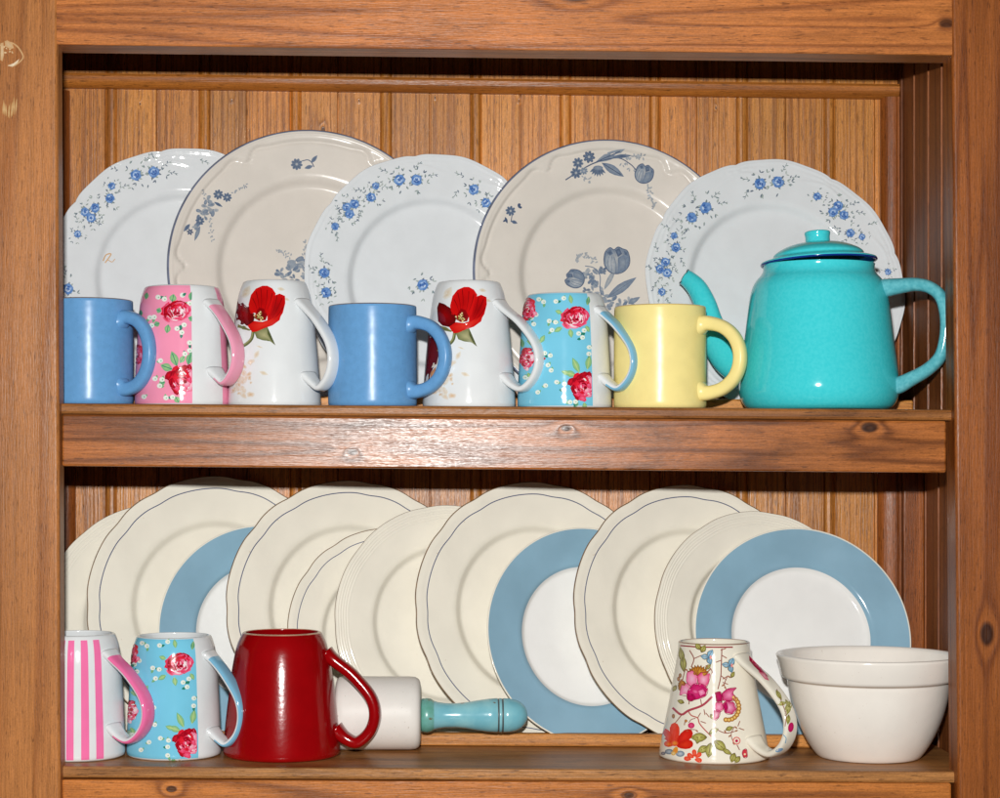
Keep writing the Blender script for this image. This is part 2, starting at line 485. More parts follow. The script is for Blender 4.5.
# upright mouldings in the corners of each bay
def upright(x_in, x_out, z0, z1, flip=1):
    n = []
    sec = [(0, 0), (0, -.003)] + [(.75 * (1 - math.cos(math.pi / 2 * k / 8)), -.003 - .010 * math.sin(math.pi / 2 * k / 8)) for k in range(9)] + [(.8, -.0105), (.84, -.0105), (.88, -.013), (1, -.013), (1, 0)]
    for t, dy in sec: n.append((x_in + (x_out - x_in) * t, YB + dy))
    return extrude_profile('panel_moulding', n, z0, z1, 'z', W_mouldv, dresser)
upright(bx(70), bx(46), .0, .362)
upright(bx(880), .4637, .0, .354)
upright(bx(76), bx(50), -.37, -.03)
upright(bx(877), bx(899), -.37, -.03)
board('corner_batten', bx(899.5), .4905, .272, .2905, -.38, -.03, W_mouldv, dresser, .002)

def side(x, z0, z1, s=1, lines=(.0865, .1437, .207, .266)):
    p, t = [], []
    c = (1, 1, 1)
    p.append((x, .039)); t.append(c)
    for y in lines:
        for dy, dx in ((-.002, 0), (-.0012, .002), (0, -.0012), (.0012, .002), (.002, 0)):
            p.append((x + s * dx, y + dy)); t.append(c)
        k = rnd.uniform(.85, 1.12); c = (k, k, k)
    p.append((x, YB)); t.append(c)
    return extrude_profile('side_panel', p, z0, z1, 'z', W_side, dresser, t)
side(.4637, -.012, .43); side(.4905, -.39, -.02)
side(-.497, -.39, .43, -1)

# upper shelf, its apron and plate rail; lower shelf the same
shelf_u = board('shelf', -.4955, .4897, .015, .2900, -.0180, -.0068, W_shelf, dresser, .003, slope=-.0072)
board('apron', -.4405, .4494, .0115, .032, -.0705, -.0182, W_apron_u, shelf_u, .0022, slope=-.0076)
board('plate_rail', -.48, .455, .176, .188, -.0065, .0076, W_rail, shelf_u, .002, slope=-.0072)
shelf_l = board('shelf', -.4955, .489, .015, .2900, -.3840, -.3722, W_shelf2, dresser, .003, slope=-.0060)
board('apron', -.4405, .4545, .0115, .032, -.47, -.3842, W_apron_l, shelf_l, .0022, slope=-.0040)
board('plate_rail', -.48, .470, .1755, .1875, -.3719, -.3580, W_rail, shelf_l, .002, slope=-.0060)

# ------------------------------------------------------------------ plates
def plate_axes(ps, th):
    ux = Vector((math.cos(ps), math.sin(ps), 0)); n0 = Vector((math.sin(ps), -math.cos(ps), 0))
    uz = Vector((0, 0, 1)) * math.cos(th) - n0 * math.sin(th)
    n = n0 * math.cos(th) + Vector((0, 0, 1)) * math.sin(th)
    return ux, n, uz

PLATES = {
 'P1': (0.1500, -0.3467, 0.2400, 0.1447, 8, 8), 'P2': (0.1606, -0.2038, 0.2385, 0.1542, 8, 8), 'P3': (0.1472, -0.0656, 0.2340, 0.1400, 9, 8),
 'P4': (0.1564, 0.1319, 0.2400, 0.1476, 6, 8), 'P5': (0.1484, 0.3150, 0.2295, 0.1360, 7, 13),
 'L0': (0.1327, -0.3704, 0.2400, -0.2397, 16, 12), 'A': (0.1492, -0.3058, 0.2400, -0.2239, 15, 12), 'b1': (0.1211, -0.2527, 0.2265, -0.2518, 16, 12),
 'B': (0.1471, -0.1544, 0.2370, -0.2268, 16, 12), 'Cc': (0.1198, -0.1123, 0.2250, -0.2539, 16, 12), 'D': (0.1331, -0.0474, 0.2235, -0.2412, 16, 12),
 'E': (0.1470, 0.0537, 0.2325, -0.2283, 16, 12), 'b2': (0.1218, 0.1078, 0.2205, -0.2542, 18, 14), 'F': (0.1458, 0.2268, 0.2385, -0.2305, 16, 12),
 'G': (0.1306, 0.3018, 0.2340, -0.2458, 16, 12), 'b3': (0.1233, 0.3441, 0.2235, -0.2553, 6, 16),
}
KEY = [(0, -.0156), (.52, -.0156), (.585, -.0154), (.608, -.0149), (.622, -.0138), (.636, -.0118), (.650, -.0096), (.664, -.0080), (.685, -.0069), (.76, -.0054), (.85, -.0035), (.93, -.0018), (.985, -.0006)]
def front_h(t):
    for (a, ha), (b, hb) in zip(KEY, KEY[1:]):
        if t <= b: return ha + (hb - ha) * (t - a) / (b - a)
    return KEY[-1][1]

def dang(a, b):
    return (a - b + math.pi) % (2 * math.pi) - math.pi

def plate(key, name, kind, label, group, deco=None, spin=0.0):
    R, cx, cy, cz, ps, th = PLATES[key]
    ux, n, uz = plate_axes(math.radians(ps), math.radians(th))
    mw = Matrix(((ux.x, -n.x, uz.x, cx), (ux.y, -n.y, uz.y, cy), (ux.z, -n.z, uz.z, cz), (0, 0, 0, 1)))
    NA = 288
    mb = MB()
    sc_ = R / .145
    wave = lambda a: 0.0
    emb = lambda a, t: 0.0
    lines = []                                 # (t0,t1,slot)
    rad = [0, .25, .45, .52, .56, .585, .598, .608, .615, .622, .629, .636, .643, .65, .657, .664, .674, .685, .70, .73, .76, .80, .84]
    fine = [.86, .875, .888, .902, .915, .928, .94, .95, .96, .97, .979, .987]
    if kind == 'lined':                        # cream, wavy edge, thin blue line that follows it
        notch = [math.radians(spin + k * 60 + s * 10.5) for k in range(6) for s in (-1, 1)]
        wave = lambda a: -.011 * sum(math.exp(-(dang(a, q) / .085) ** 2) for q in notch)
        fine = [.86, .88, .895, .901, .9082, .915, .93, .945, .96, .975, .985, .9925]
        mats = [M_cream, M_creamline, M_edge]
        slot = lambda t: 1 if .9015 < t < .9080 else (2 if t > .9935 else 0)
        emb = lambda a, t: .0004 * math.exp(-((t - .955) / .02) ** 2)
    elif kind == 'ridged':
        mats = [M_cream, M_edge]
        notch = [math.radians(spin + k * 40) for k in range(9)]
        wave = lambda a: -.006 * sum(math.exp(-(dang(a, q) / .1) ** 2) for q in notch)
        fine = [.86 + .0062 * k for k in range(22)]
        slot = lambda t: 1 if t > .9958 else 0
        emb = lambda a, t: (.00055 * math.sin((t - .88) / .022 * math.pi * 2) if .88 < t < .99 else 0)
    elif kind == 'banded':                     # broad blue rim
        mats = [M_bluecentre, M_bluerim, M_cream]
        slot = lambda t: 0 if t < .642 else (1 if t < .984 else 2)
    elif kind == 'china':                      # white, scalloped and beaded
        notch = [math.radians(spin + k * 45) for k in range(8)]
        def wave(a): return -.026 * sum(math.exp(-abs(dang(a, q)) / .08) for q in notch) + .005 * math.cos(16 * (a - math.radians(spin)))
        fine = [.86 + .0062 * k for k in range(22)]
        mats = [M_plate_white, M_plate_white]
        slot = lambda t: 0
        def emb(a, t):
            q = min(abs(dang(a, k)) for k in notch)
            g = math.exp(-(q / .20) ** 2)
            bead = math.exp(-((t - .945 + .05 * q) / .010) ** 2) * (.5 + .5 * math.cos(a * 96)) * .0011 * g
            scroll = .0009 * math.exp(-((t - .90 + .25 * (q - .1)) / .012) ** 2) * g
            return bead + scroll + .0005 * math.exp(-((t - .972) / .008) ** 2)
    else:                                      # 'moulded': beige, bracket moulding inside the rim, slate edge
        notch = [math.radians(spin + k * 60) for k in range(6)]
        mats = [M_beige, M_edgeblue]
        fine = [.86 + .0062 * k for k in range(22)]
        slot = lambda t: 1 if t > .984 else 0
        def emb(a, t):
            q = min(abs(dang(a, k)) for k in notch)
            rb = .928 - .05 * math.exp(-(q / .05) ** 2) + .018 * math.exp(-((q - .11) / .07) ** 2)
            return .0021 / (1 + math.exp((rb - t) / .0045)) - .0011 * math.exp(-((t - rb + .012) / .012) ** 2) + .0006 * math.exp(-((t - .965) / .008) ** 2)
    rad = rad + fine
    prof = [(t, front_h(t)) for t in rad] + [(.9965, -.0001), (1.0, -.0009), (.998, -.0026), (.985, -.0036)]
    backp = [(.92, -.0048), (.80, -.0076), (.70, -.0098), (.64, -.0148), (.585, -.0182), (.575, -.0204), (.52, -.0204), (.51, -.0176), (.25, -.0176), (0, -.0176)]
    full = prof + backp
    rings = []
    for i, (t, h) in enumerate(full):
        if t == 0:
            rings.append([mb.vert((0, -h * sc_, 0))]); continue
        ring = []
        infl = min(1, max(0, (t - .70) / .22)); infl = infl * infl * (3 - 2 * infl)
        for k in range(NA):
            a = 2 * math.pi * k / NA
            r = R * t * (1 + wave(a) * infl)
            hh = h + (emb(a, t) if i < len(prof) - 4 else 0)
            ring.append(mb.vert((r * math.cos(a), -hh * sc_, r * math.sin(a))))
        rings.append(ring)
    for i in range(len(rings) - 1):
        A, B = rings[i], rings[i + 1]
        t = .5 * (full[i][0] + full[i + 1][0])
        m = slot(t) if i < len(prof) - 2 else (0 if kind != 'banded' else 2)
        for k in range(NA):
            k2 = (k + 1) % NA
            if len(A) == 1: mb.face((A[0], B[k], B[k2]), m)
            elif len(B) == 1: mb.face((A[k], B[0], A[k2]), m)
            else: mb.face((A[k], B[k], B[k2], A[k2]), m)
    if deco:
        mats = mats + [M_decal if kind == 'china' else M_decalbeige]
        pr = Print(mb, mw, len(mats) - 1)
        deco(pr)
    o = mb.build(name, mats, None, mw)
    tag(o, label, 'plate', group)
    return o

# --- blue forget-me-not sprays of the white china
BL = [C(84, 126, 190), C(110, 150, 208), C(146, 178, 222), C(62, 96, 164)]
GL = [C(150, 164, 160), C(122, 138, 144), C(174, 184, 180), C(108, 120, 136)]
def bluebloom(pr, x, y, s, r, leaves=11):
    s = s * 1.34
    for k in range(leaves):
        a = 360 / leaves * k + r.uniform(-24, 24); d = s * r.uniform(.4, .75)
        c, t = math.cos(math.radians(a)), math.sin(math.radians(a))
        pr.leaf(x + c * s * .55, y + t * s * .55, a + r.uniform(-55, 55), d, s * .28, r.choice(GL), layer=0)
        if r.random() < .75:
            q = s * r.uniform(1.15, 2.0)
            pr.leaf(x + c * q, y + t * q, a + r.uniform(-80, 80), s * .6, s * .2, r.choice(GL), layer=0)
            pr.leaf(x + c * q, y + t * q, a + r.uniform(-80, 80), s * .5, s * .18, r.choice(GL), layer=0)
    o = r.uniform(0, 72)
    for k in range(6):
        a = o + 60 * k + r.uniform(-12, 12)
        pr.ell(x + math.cos(math.radians(a)) * s * .48, y + math.sin(math.radians(a)) * s * .48, s * .42, s * .34, BL[k % 3], BL[(k + 1) % 2], a + 90, 1 + k * .1, n=9, rings=1, jag=.16, rnd=r)
    for k in range(5):
        a = o + 30 + 72 * k
        pr.ell(x + math.cos(math.radians(a)) * s * .34, y + math.sin(math.radians(a)) * s * .34, s * .24, s * .1, r.choice((BL[3], BL[3], C(176, 202, 236), C(206, 222, 242))), None, a + 90, 2.2, n=8, rings=1)
    pr.ell(x, y, s * .2, s * .18, BL[3], BL[0], layer=3, n=7)
def spray(blooms, twigs=(), extra=None, seed=1):
    def f(pr):
        r = random.Random(seed)
        for (x, y, s) in blooms: bluebloom(pr, x, y, s, r)
        for (x, y, a) in twigs:
            for k in range(4):
                pr.leaf(x + k * 2.4 * math.cos(math.radians(a)), y + k * 2.4 * math.sin(math.radians(a)), a + (45 if k % 2 else -45) + r.uniform(-20, 20), 3.2, 1.1, r.choice(GL))
            pr.stroke([(x, y), (x + 10 * math.cos(math.radians(a)), y + 10 * math.sin(math.radians(a)))], .5, GL[1])
        if extra: extra(pr)
    return f
def squiggle(pr):
    br = C(212, 168, 118)
    pr.stroke([(103, 261), (106, 255), (111, 254), (108, 259), (105, 263)], 1.1, br, 1)
    pr.stroke([(108, 260), (112, 262), (115, 259)], .7, br, 1)

plate('P1', 'dinner_plate', 'china', 'white blue-flowered plate behind the leftmost blue mug', 'white flower plates',
      spray([(153.8, 172, 5.2), (135.8, 175, 5.2), (111.7, 186, 3.4), (110, 198.5, 4.4), (85, 212, 4.2), (95, 208, 4.4), (91, 218, 4.4), (77.6, 234, 3.4), (68, 289, 5)],
            [(200, 160, 20), (163, 166, -30), (168, 172, 10), (146, 160, -50), (118, 170, 200), (102, 216, 120), (78, 222, 250), (66, 275, 260), (120, 188, -20)], squiggle, 3), 100)
plate('P3', 'dinner_plate', 'china', 'white blue-flowered plate between the two beige plates', 'white flower plates',
      spray([(416.5, 180, 5.2), (399.4, 180, 5.2), (375.7, 186, 3.4), (371, 197.4, 4.4), (346.6, 207, 4.2), (354.4, 204, 4.4), (349.5, 214, 4.4), (335, 226.5, 3.6), (324.3, 273, 4.8), (326, 292.6, 4.8), (473.8, 189.7, 5), (486, 203, 4.4), (422.7, 285, 5.2)],
            [(414, 168, -40), (428, 176, -10), (388, 172, 200), (384, 186, 20), (362, 190, 180), (362, 210, 110), (340, 214, 240), (336, 232, 80), (322, 262, 260), (316, 270, 200), (458, 190, 120), (464, 176, 200)], None, 7), 98)
plate('P5', 'dinner_plate', 'china', 'white blue-flowered plate behind the turquoise teapot', 'white flower plates',
      spray([(778, 182, 5.4), (760, 183.7, 5.2), (705.4, 207.7, 5.4), (691.8, 217.7, 4.8), (674, 235.8, 3.2), (675.8, 247.6, 4.4), (660, 269, 4.2), (665.4, 262, 4.2), (667, 273, 4.2), (661.8, 292, 3.6), (817.4, 196.5, 3.8), (838, 206, 4.6), (833, 212.4, 4.4), (844, 215, 4.4), (850.4, 233, 4), (862, 237, 3), (888, 272, 3)],
            [(782, 172, -60), (790, 178, -10), (750, 180, 190), (748, 190, 110), (712, 198, -40), (718, 204, -10), (696, 200, 240), (682, 220, 180), (688, 228, 130), (670, 228, 200), (658, 252, 250), (680, 258, 60), (652, 268, 200), (658, 280, 120), (666, 298, 60), (850, 205, -20), (856, 212, 10), (838, 228, 180), (868, 225, -20)], None, 11), 60)

# --- blue-grey transfer flowers of the beige plates
NV, MB_, PB, PP = C(78, 94, 122), C(114, 130, 152), C(148, 158, 170), C(178, 181, 184)
def starflower(pr, x, y, s, c1, c2, n=8, layer=1):
    for k in range(n): pr.petal(x, y, 360 / n * k + 10, s, s * .62, c1, c2, layer)
    pr.ell(x, y, s * .22, s * .22, PP, layer=layer + 1, n=7)
def trail(pr, x0, y0, x1, y1, n, c, r, s=2.6):
    for k in range(n):
        t = k / max(1, n - 1); x, y = x0 + (x1 - x0) * t, y0 + (y1 - y0) * t
        for q in range(3): pr.petal(x + r.uniform(-1, 1), y + r.uniform(-1, 1), r.uniform(0, 360), s, s * .6, c, PP, 0)
def tulip(pr, x, y, s, rot=0):
    cr, sr = math.cos(math.radians(rot)), math.sin(math.radians(rot))
    t = lambda u, v: (x + (u * cr - v * sr) * s, y + (u * sr + v * cr) * s)
    P = lambda pts, c1, c2, l: pr.poly([t(*p) for p in pts], c1, c2, l, 2)
    out = [(-.95, -.1), (-.85, -.62), (-.5, -.95), (-.2, -.80), (.1, -1.0), (.45, -.86), (.8, -.7), (.98, -.1), (.9, .4), (.55, .82), (0, 1.0), (-.55, .84), (-.88, .4)]
    P(out, PP, MB_, 1)
    P([(-.8, -.3), (-.45, -.5), (-.1, -.1), (.0, .5), (-.1, .92), (-.55, .78), (-.86, .3)], C(186, 190, 194), PB, 2)
    P([(.1, -.2), (.5, -.4), (.9, -.2), (.85, .4), (.5, .8), (.1, .9)], PB, MB_, 2)
    P([(-.75, -.6), (-.45, -.85), (-.25, -.5), (-.5, -.35)], NV, MB_, 3); P([(-.1, -.75), (.2, -.9), (.4, -.5), (.1, -.25)], MB_, NV, 3); P([(.5, -.75), (.78, -.6), (.85, -.3), (.6, -.4)], NV, MB_, 3)
    for pts in ([(-.1, .95), (-.05, .3), (-.2, -.3)], [(.1, .9), (.2, .3), (.15, -.2)], [(-.6, .6), (-.66, .1), (-.55, -.3)], [(.6, .6), (.66, .1), (.55, -.3)], [(-.35, .8), (-.4, .2), (-.35, -.3)]):
        pr.stroke([t(*p) for p in pts], .5, MB_, 3)
    pr.stroke([t(*p) for p in out + out[:1]], .7, NV, 4)
def deco_p2(pr):
    r = random.Random(5)
    starflower(pr, 296.7, 164.3, 6, NV, MB_, 9)
    pr.stroke([(302, 161), (308, 160), (312, 163), (314, 167)], .9, NV)
    pr.leaf(311, 163, -50, 10, 4, NV, MB_); pr.leaf(313, 166, 165, 9, 4, NV, MB_)
    for x, y, s, c in ((207, 200, 5.5, PB), (208, 206, 6.5, MB_), (213, 210, 6, PB), (202, 212, 6, PB), (198, 220, 6, MB_), (204, 215, 5, MB_), (195, 227, 4, PB)):
        for k in range(5): pr.petal(x + r.uniform(-1, 1), y + r.uniform(-1, 1), r.uniform(0, 360), s, s * .7, c, r.choice((PB, MB_, PP)), 0)
    starflower(pr, 218.3, 194.6, 5.2, NV, MB_); starflower(pr, 227.2, 197.4, 4.8, NV, MB_); starflower(pr, 200, 221, 4.6, NV, MB_)
    starflower(pr, 190, 232, 3.4, NV, NV, 6)
    pr.leaf(200, 226, 110, 16, 4, PB, MB_); pr.leaf(214, 202, 30, 10, 3, NV, MB_); pr.leaf(190, 224, 130, 10, 4, NV, MB_)
    trail(pr, 234, 193, 246, 185, 5, MB_, r); trail(pr, 210, 220, 212, 240, 6, PB, r); trail(pr, 204, 190, 206, 198, 3, PB, r)
    for x, y, s, c in ((296, 262, 9, PB), (303, 267, 7, PP), (292, 270, 7, MB_), (279, 274, 6, MB_), (284, 279, 5, PB), (295, 280, 5, NV), (306, 276, 5, PB), (298, 290, 6, MB_)):
        for k in range(6): pr.petal(x + r.uniform(-1.5, 1.5), y + r.uniform(-1.5, 1.5), r.uniform(0, 360), s, s * .65, c, r.choice((PB, MB_, PP)), 0)
    trail(pr, 277, 250, 290, 257, 5, PB, r, 3); trail(pr, 305, 243, 304, 256, 4, PB, r, 3)
plate('P2', 'dinner_plate', 'moulded', 'beige plate with a lone blue star flower at top, behind the pink mug', 'beige plates with blue flowers', deco_p2, 60)
def deco_p4(pr):
    r = random.Random(8)
    pr.stroke([(565.5, 180), (578, 172), (590, 165), (600, 161)], 1.2, NV, 1); pr.stroke([(600, 161), (618, 158), (630, 164), (636, 170)], 1.0, NV, 1)
    starflower(pr, 578, 163, 5.6, NV, MB_); starflower(pr, 589, 157, 6.2, MB_, NV); starflower(pr, 576, 173, 5.8, NV, MB_); starflower(pr, 584, 171, 4, MB_, PB)
    for k in range(7): pr.leaf(598, 167, 40 + 18 * k, 10, 3, NV, MB_, 1)
    pr.ell(598, 168, 5, 2.4, PB, MB_, 0, 2)
    pr.leaf(596, 162, -24, 32, 8, MB_, PB, 0, NV); pr.leaf(602, 163, 32, 26, 8.5, PB, MB_, 0, NV); pr.leaf(612, 157, -4, 20, 4, NV, MB_, 1)
    trail(pr, 626, 157, 643, 157, 7, PB, r, 3.4); trail(pr, 622, 164, 634, 171, 4, PB, r, 3); trail(pr, 648, 187, 654, 206, 8, PB, r, 3.4); trail(pr, 584, 178, 590, 180, 3, PB, r, 3)
    tulip(pr, 644, 174, 9.6, 20)
    starflower(pr, 510.5, 211, 5.2, NV, MB_); pr.petal(518, 207, -60, 4, 4, NV); pr.petal(518, 207, 10, 4, 3, NV)
    pr.stroke([(512, 215), (511, 222)], .8, NV); pr.leaf(511, 221, 20, 7, 3.5, NV, MB_); pr.leaf(505, 217, 70, 7, 2.6, NV); pr.leaf(503, 222, -40, 4, 2, NV)
    tulip(pr, 616.6, 260.5, 13.5, 0); tulip(pr, 575, 279, 9.5, -70)
    for k in range(9):
        a = math.pi * (1 + k / 8); trail(pr, 585 + 9 * math.cos(a), 262 + 7 * math.sin(a), 586 + 9 * math.cos(a), 263 + 7 * math.sin(a), 1, PB, r, 3.4)
    for x, y, s, c in ((585, 272, 6, PB), (588, 277, 6, PP), (598, 274, 7, MB_), (602, 270, 5, NV), (593, 280, 6, MB_), (598, 286, 6, PB), (586, 291, 5, NV), (594, 292, 6, MB_), (604, 296, 7, PB), (612, 300, 6, MB_), (630, 303, 6, PB), (622, 306, 7, MB_), (608, 305, 6, PB)):
        for k in range(5): pr.petal(x + r.uniform(-1.2, 1.2), y + r.uniform(-1.2, 1.2), r.uniform(0, 360), s, s * .62, c, r.choice((PB, MB_, PP)), 0)
    pr.leaf(607, 298, -35, 36, 9, PB, MB_, 1, MB_); pr.leaf(604, 290, -62, 26, 5, PP, PB, 1); pr.leaf(628, 304, -30, 14, 5, PB, MB_, 1)
    pr.stroke([(585, 266), (594, 268), (600, 276), (600, 290), (604, 304)], .9, MB_, 1)
plate('P4', 'dinner_plate', 'moulded', 'beige plate with a long stemmed blue tulip at top, behind the cyan mug', 'beige plates with blue flowers', deco_p4, 60)

plate('L0', 'dinner_plate', 'ridged', 'plain cream plate cut off by the left post of the dresser', 'plain cream plates', spin=10)
plate('A', 'dinner_plate', 'lined', 'large cream plate with thin blue line, behind the striped and cyan mugs', 'cream plates with a blue line', spin=9.5)
plate('b1', 'dessert_plate', 'banded', 'blue rimmed plate seen between two cream plates behind the lower cyan rose mug', 'plates with broad blue rims')
plate('B', 'dinner_plate', 'lined', 'large cream plate with thin blue line standing behind the dark red mug', 'cream plates with a blue line', spin=9.5)
plate('Cc', 'dessert_plate', 'lined', 'small cream plate with thin blue line, smallest of the lined plates', 'cream plates with a blue line', spin=12)
plate('D', 'dinner_plate', 'ridged', 'plain cream plate with ridged rim standing behind the white rolling pin barrel', 'plain cream plates', spin=20)
plate('E', 'dinner_plate', 'lined', 'large cream plate with thin blue line behind the turquoise rolling pin handle', 'cream plates with a blue line', spin=9.5)
plate('b2', 'dessert_plate', 'banded', 'blue rimmed plate right of the rolling pin tip, half covered by a cream plate', 'plates with broad blue rims')
plate('F', 'dinner_plate', 'lined', 'large cream plate with thin blue line, left of the tall chintz mug', 'cream plates with a blue line', spin=9.5)
plate('G', 'dinner_plate', 'ridged', 'plain cream plate with ridged rim directly behind the frontmost blue rimmed plate', 'plain cream plates', spin=0)
plate('b3', 'dessert_plate', 'banded', 'fully visible blue rimmed plate at the right behind the white bowl and chintz mug', 'plates with broad blue rims')

# ------------------------------------------------------------------ mugs
SHOULDER = [(0, .985), (.03, 1.0), (.25, .985), (.5, .952), (.7, .922), (.82, .898), (.90, .868), (.96, .82), (1, .78)]
STRAIGHT = [(0, .955), (.02, .985), (.05, 1.0), (.5, 1.0), (.9, .995), (1, .99)]
CONE = [(0, 1.0), (.04, .985), (.1, .965), (.5, .80), (.9, .655), (1, .64)]
def poppyprof(k): return [(0, .985), (.03, 1.0), (.25, .965), (.5, .905), (.7, .85), (.82, .805), (.90, .765), (.96, .71), (1, k)]

def rprof(prof, t):
    P = prof
    for i in range(len(P) - 1):
        if t <= P[i + 1][0]:
            # smooth (Catmull) interpolation in t
            p0 = P[max(0, i - 1)]; p1 = P[i]; p2 = P[i + 1]; p3 = P[min(len(P) - 1, i + 2)]
            h = p2[0] - p1[0]; u = (t - p1[0]) / h
            m1 = (p2[1] - p0[1]) / max(1e-6, p2[0] - p0[0]) * h; m2 = (p3[1] - p1[1]) / max(1e-6, p3[0] - p1[0]) * h
            return (2 * u ** 3 - 3 * u * u + 1) * p1[1] + (u ** 3 - 2 * u * u + u) * m1 + (-2 * u ** 3 + 3 * u * u) * p2[1] + (u ** 3 - u * u) * m2
    return P[-1][1]

def mug(label, group, px, rim_py, y, half_px, prof, shelf, mats, phi, reach_px, handle='strap', bounds=(), matf=None, deco=None, hw=(.0092, .0034), hz=None, lipmat=None, hmats=None, cat='mug', wall=.0034, hdeco=None):
    """mats: slot list for the body; phi: handle swung towards the viewer (deg); reach_px: outer handle edge from the axis, as seen."""
    k = (2 + y) / FX
    x = CAM.x + (px - VX) * k
    z0 = shelf(x)
    H = un(px, rim_py, y).z - z0
    R = half_px * k
    root = empty('mug', (x, y, z0)); tag(root, label, cat, group)
    NT = 112
    tv = math.atan2(CAM.x - x, 2 + y)           # the side turned to the photographer
    bounds = [b + tv for b in bounds]
    th = sorted(set([round(2 * math.pi * i / NT - math.pi, 5) for i in range(NT)] + [round(b, 5) for b in bounds]))
    outer = [(0, .002), (R * .78, .002), (R * .82, 0.0003), (R * prof[0][1] - .002, .0003)]
    nz = 40
    zs = [0.0025 / H + (1 - .0012 / H - 0.0025 / H) * i / nz for i in range(nz + 1)]
    band0 = len(outer)
    for t in zs: outer.append((R * rprof(prof, t), t * H))
    band1 = len(outer) - 1
    rt = R * rprof(prof, 1)
    outer += [(rt - .0006, H - .0003), (rt - wall * .5, H), (rt - wall + .0004, H - .0005)]
    lip1 = len(outer) - 1
    for t in (.985, .95, .9, .8, .6, .4, .2, .08): outer.append((R * rprof(prof, t) - wall, t * H))
    outer += [(R * .7, .006), (0, .0055)]
    lip = len(mats) if lipmat else 0
    mm = list(mats) + ([lipmat] if lipmat else [])
    def mf(a, i):
        if band1 <= i < lip1: return lip
        if band0 <= i < band1:
            return matf((a - tv + math.pi) % (2 * math.pi) - math.pi, (outer[i][1] + outer[i + 1][1]) / 2 / H) if matf else 0
        return 0
    mb = MB()
    lathe(mb, outer, th, mf)
    mw = Matrix.Translation((x, y, z0))
    if deco:
        mm.append(M_decal)
        pr = Print(mb, mw, len(mm) - 1)
        deco(pr)
    mb.build('body', mm, root)
    # handle
    ph = math.radians(phi) - tv
    d = Vector((math.cos(ph), -math.sin(ph), 0)); tb = Vector((math.sin(ph), math.cos(ph), 0))
    E = reach_px * k / (math.cos(math.radians(phi)) + reach_px / FX * math.sin(math.radians(phi))) - hw[1]
    r_at = lambda t: R * rprof(prof, t)
    if handle == 'strap':
        a, b = hz or (.83, .20)
        span = a - b
        ra_, rb_ = r_at(a), r_at(b)
        raw = [(ra_ - .003, a + .03), (ra_ + .007, a - .035), (ra_ + (E - ra_) * .52, a - .24 * span), (ra_ + (E - ra_) * .90, a - .52 * span), (E, a - .76 * span), (rb_ + (E - rb_) * .86, a - .98 * span), (rb_ + (E - rb_) * .52, b - .075), (rb_ + .008, b - .045), (rb_ - .003, b + .03)]
    else:
        a, b = hz or (.82, .16)
        m = (a + b) / 2; hh = (a - b) / 2; rm = r_at(m)
        raw = [(r_at(a) - .004, a - .012)]
        for t in (84, 62, 40, 20, 0, -20, -40, -62, -84):
            ct, st = math.cos(math.radians(t)), math.sin(math.radians(t))
            raw.append((rm + (E - rm) * ct ** .86, m + hh * st * 1.02))
        raw.append((r_at(b) - .004, b + .012))
    path2 = spline([(e, t * H, 0) for e, t in raw], 7)
    path, frames, radii = [], [], []
    n = len(path2)
    for i, p in enumerate(path2):
        t = path2[min(i + 1, n - 1)] - path2[max(i - 1, 0)]; t.normalize()
        N = d * t.y * 1.0 + Vector((0, 0, 1)) * (-t.x)      # in-plane normal
        N = -N if i >= 0 else N
        path.append(d * p.x + Vector((0, 0, 1)) * p.y)
        frames.append((N, tb))
        e = min(i, n - 1 - i) / 7.0
        fl_ = 1 + (.75 if handle == 'loop' else .4) * math.exp(-e * 1.7)
        radii.append((hw[1] * fl_, hw[0] * fl_))
    hm = hmats or [mats[0]]
    hb = MB()
    # outward side is the one facing away from the mug axis
    out_sign = 1 if frames[n // 2][0].dot(d) > 0 else -1
    sweep(hb, path, frames, radii, 20, .72, (lambda a_, i: 1 if (math.cos(a_) * out_sign > .12 and len(hm) > 1 and 4 < i < n - 7) else 0))
    if hdeco:
        hm = list(hm) + [M_decal]
        hdeco(Print(hb, mw, len(hm) - 1))
    hb.build('handle', hm, root)
    return root

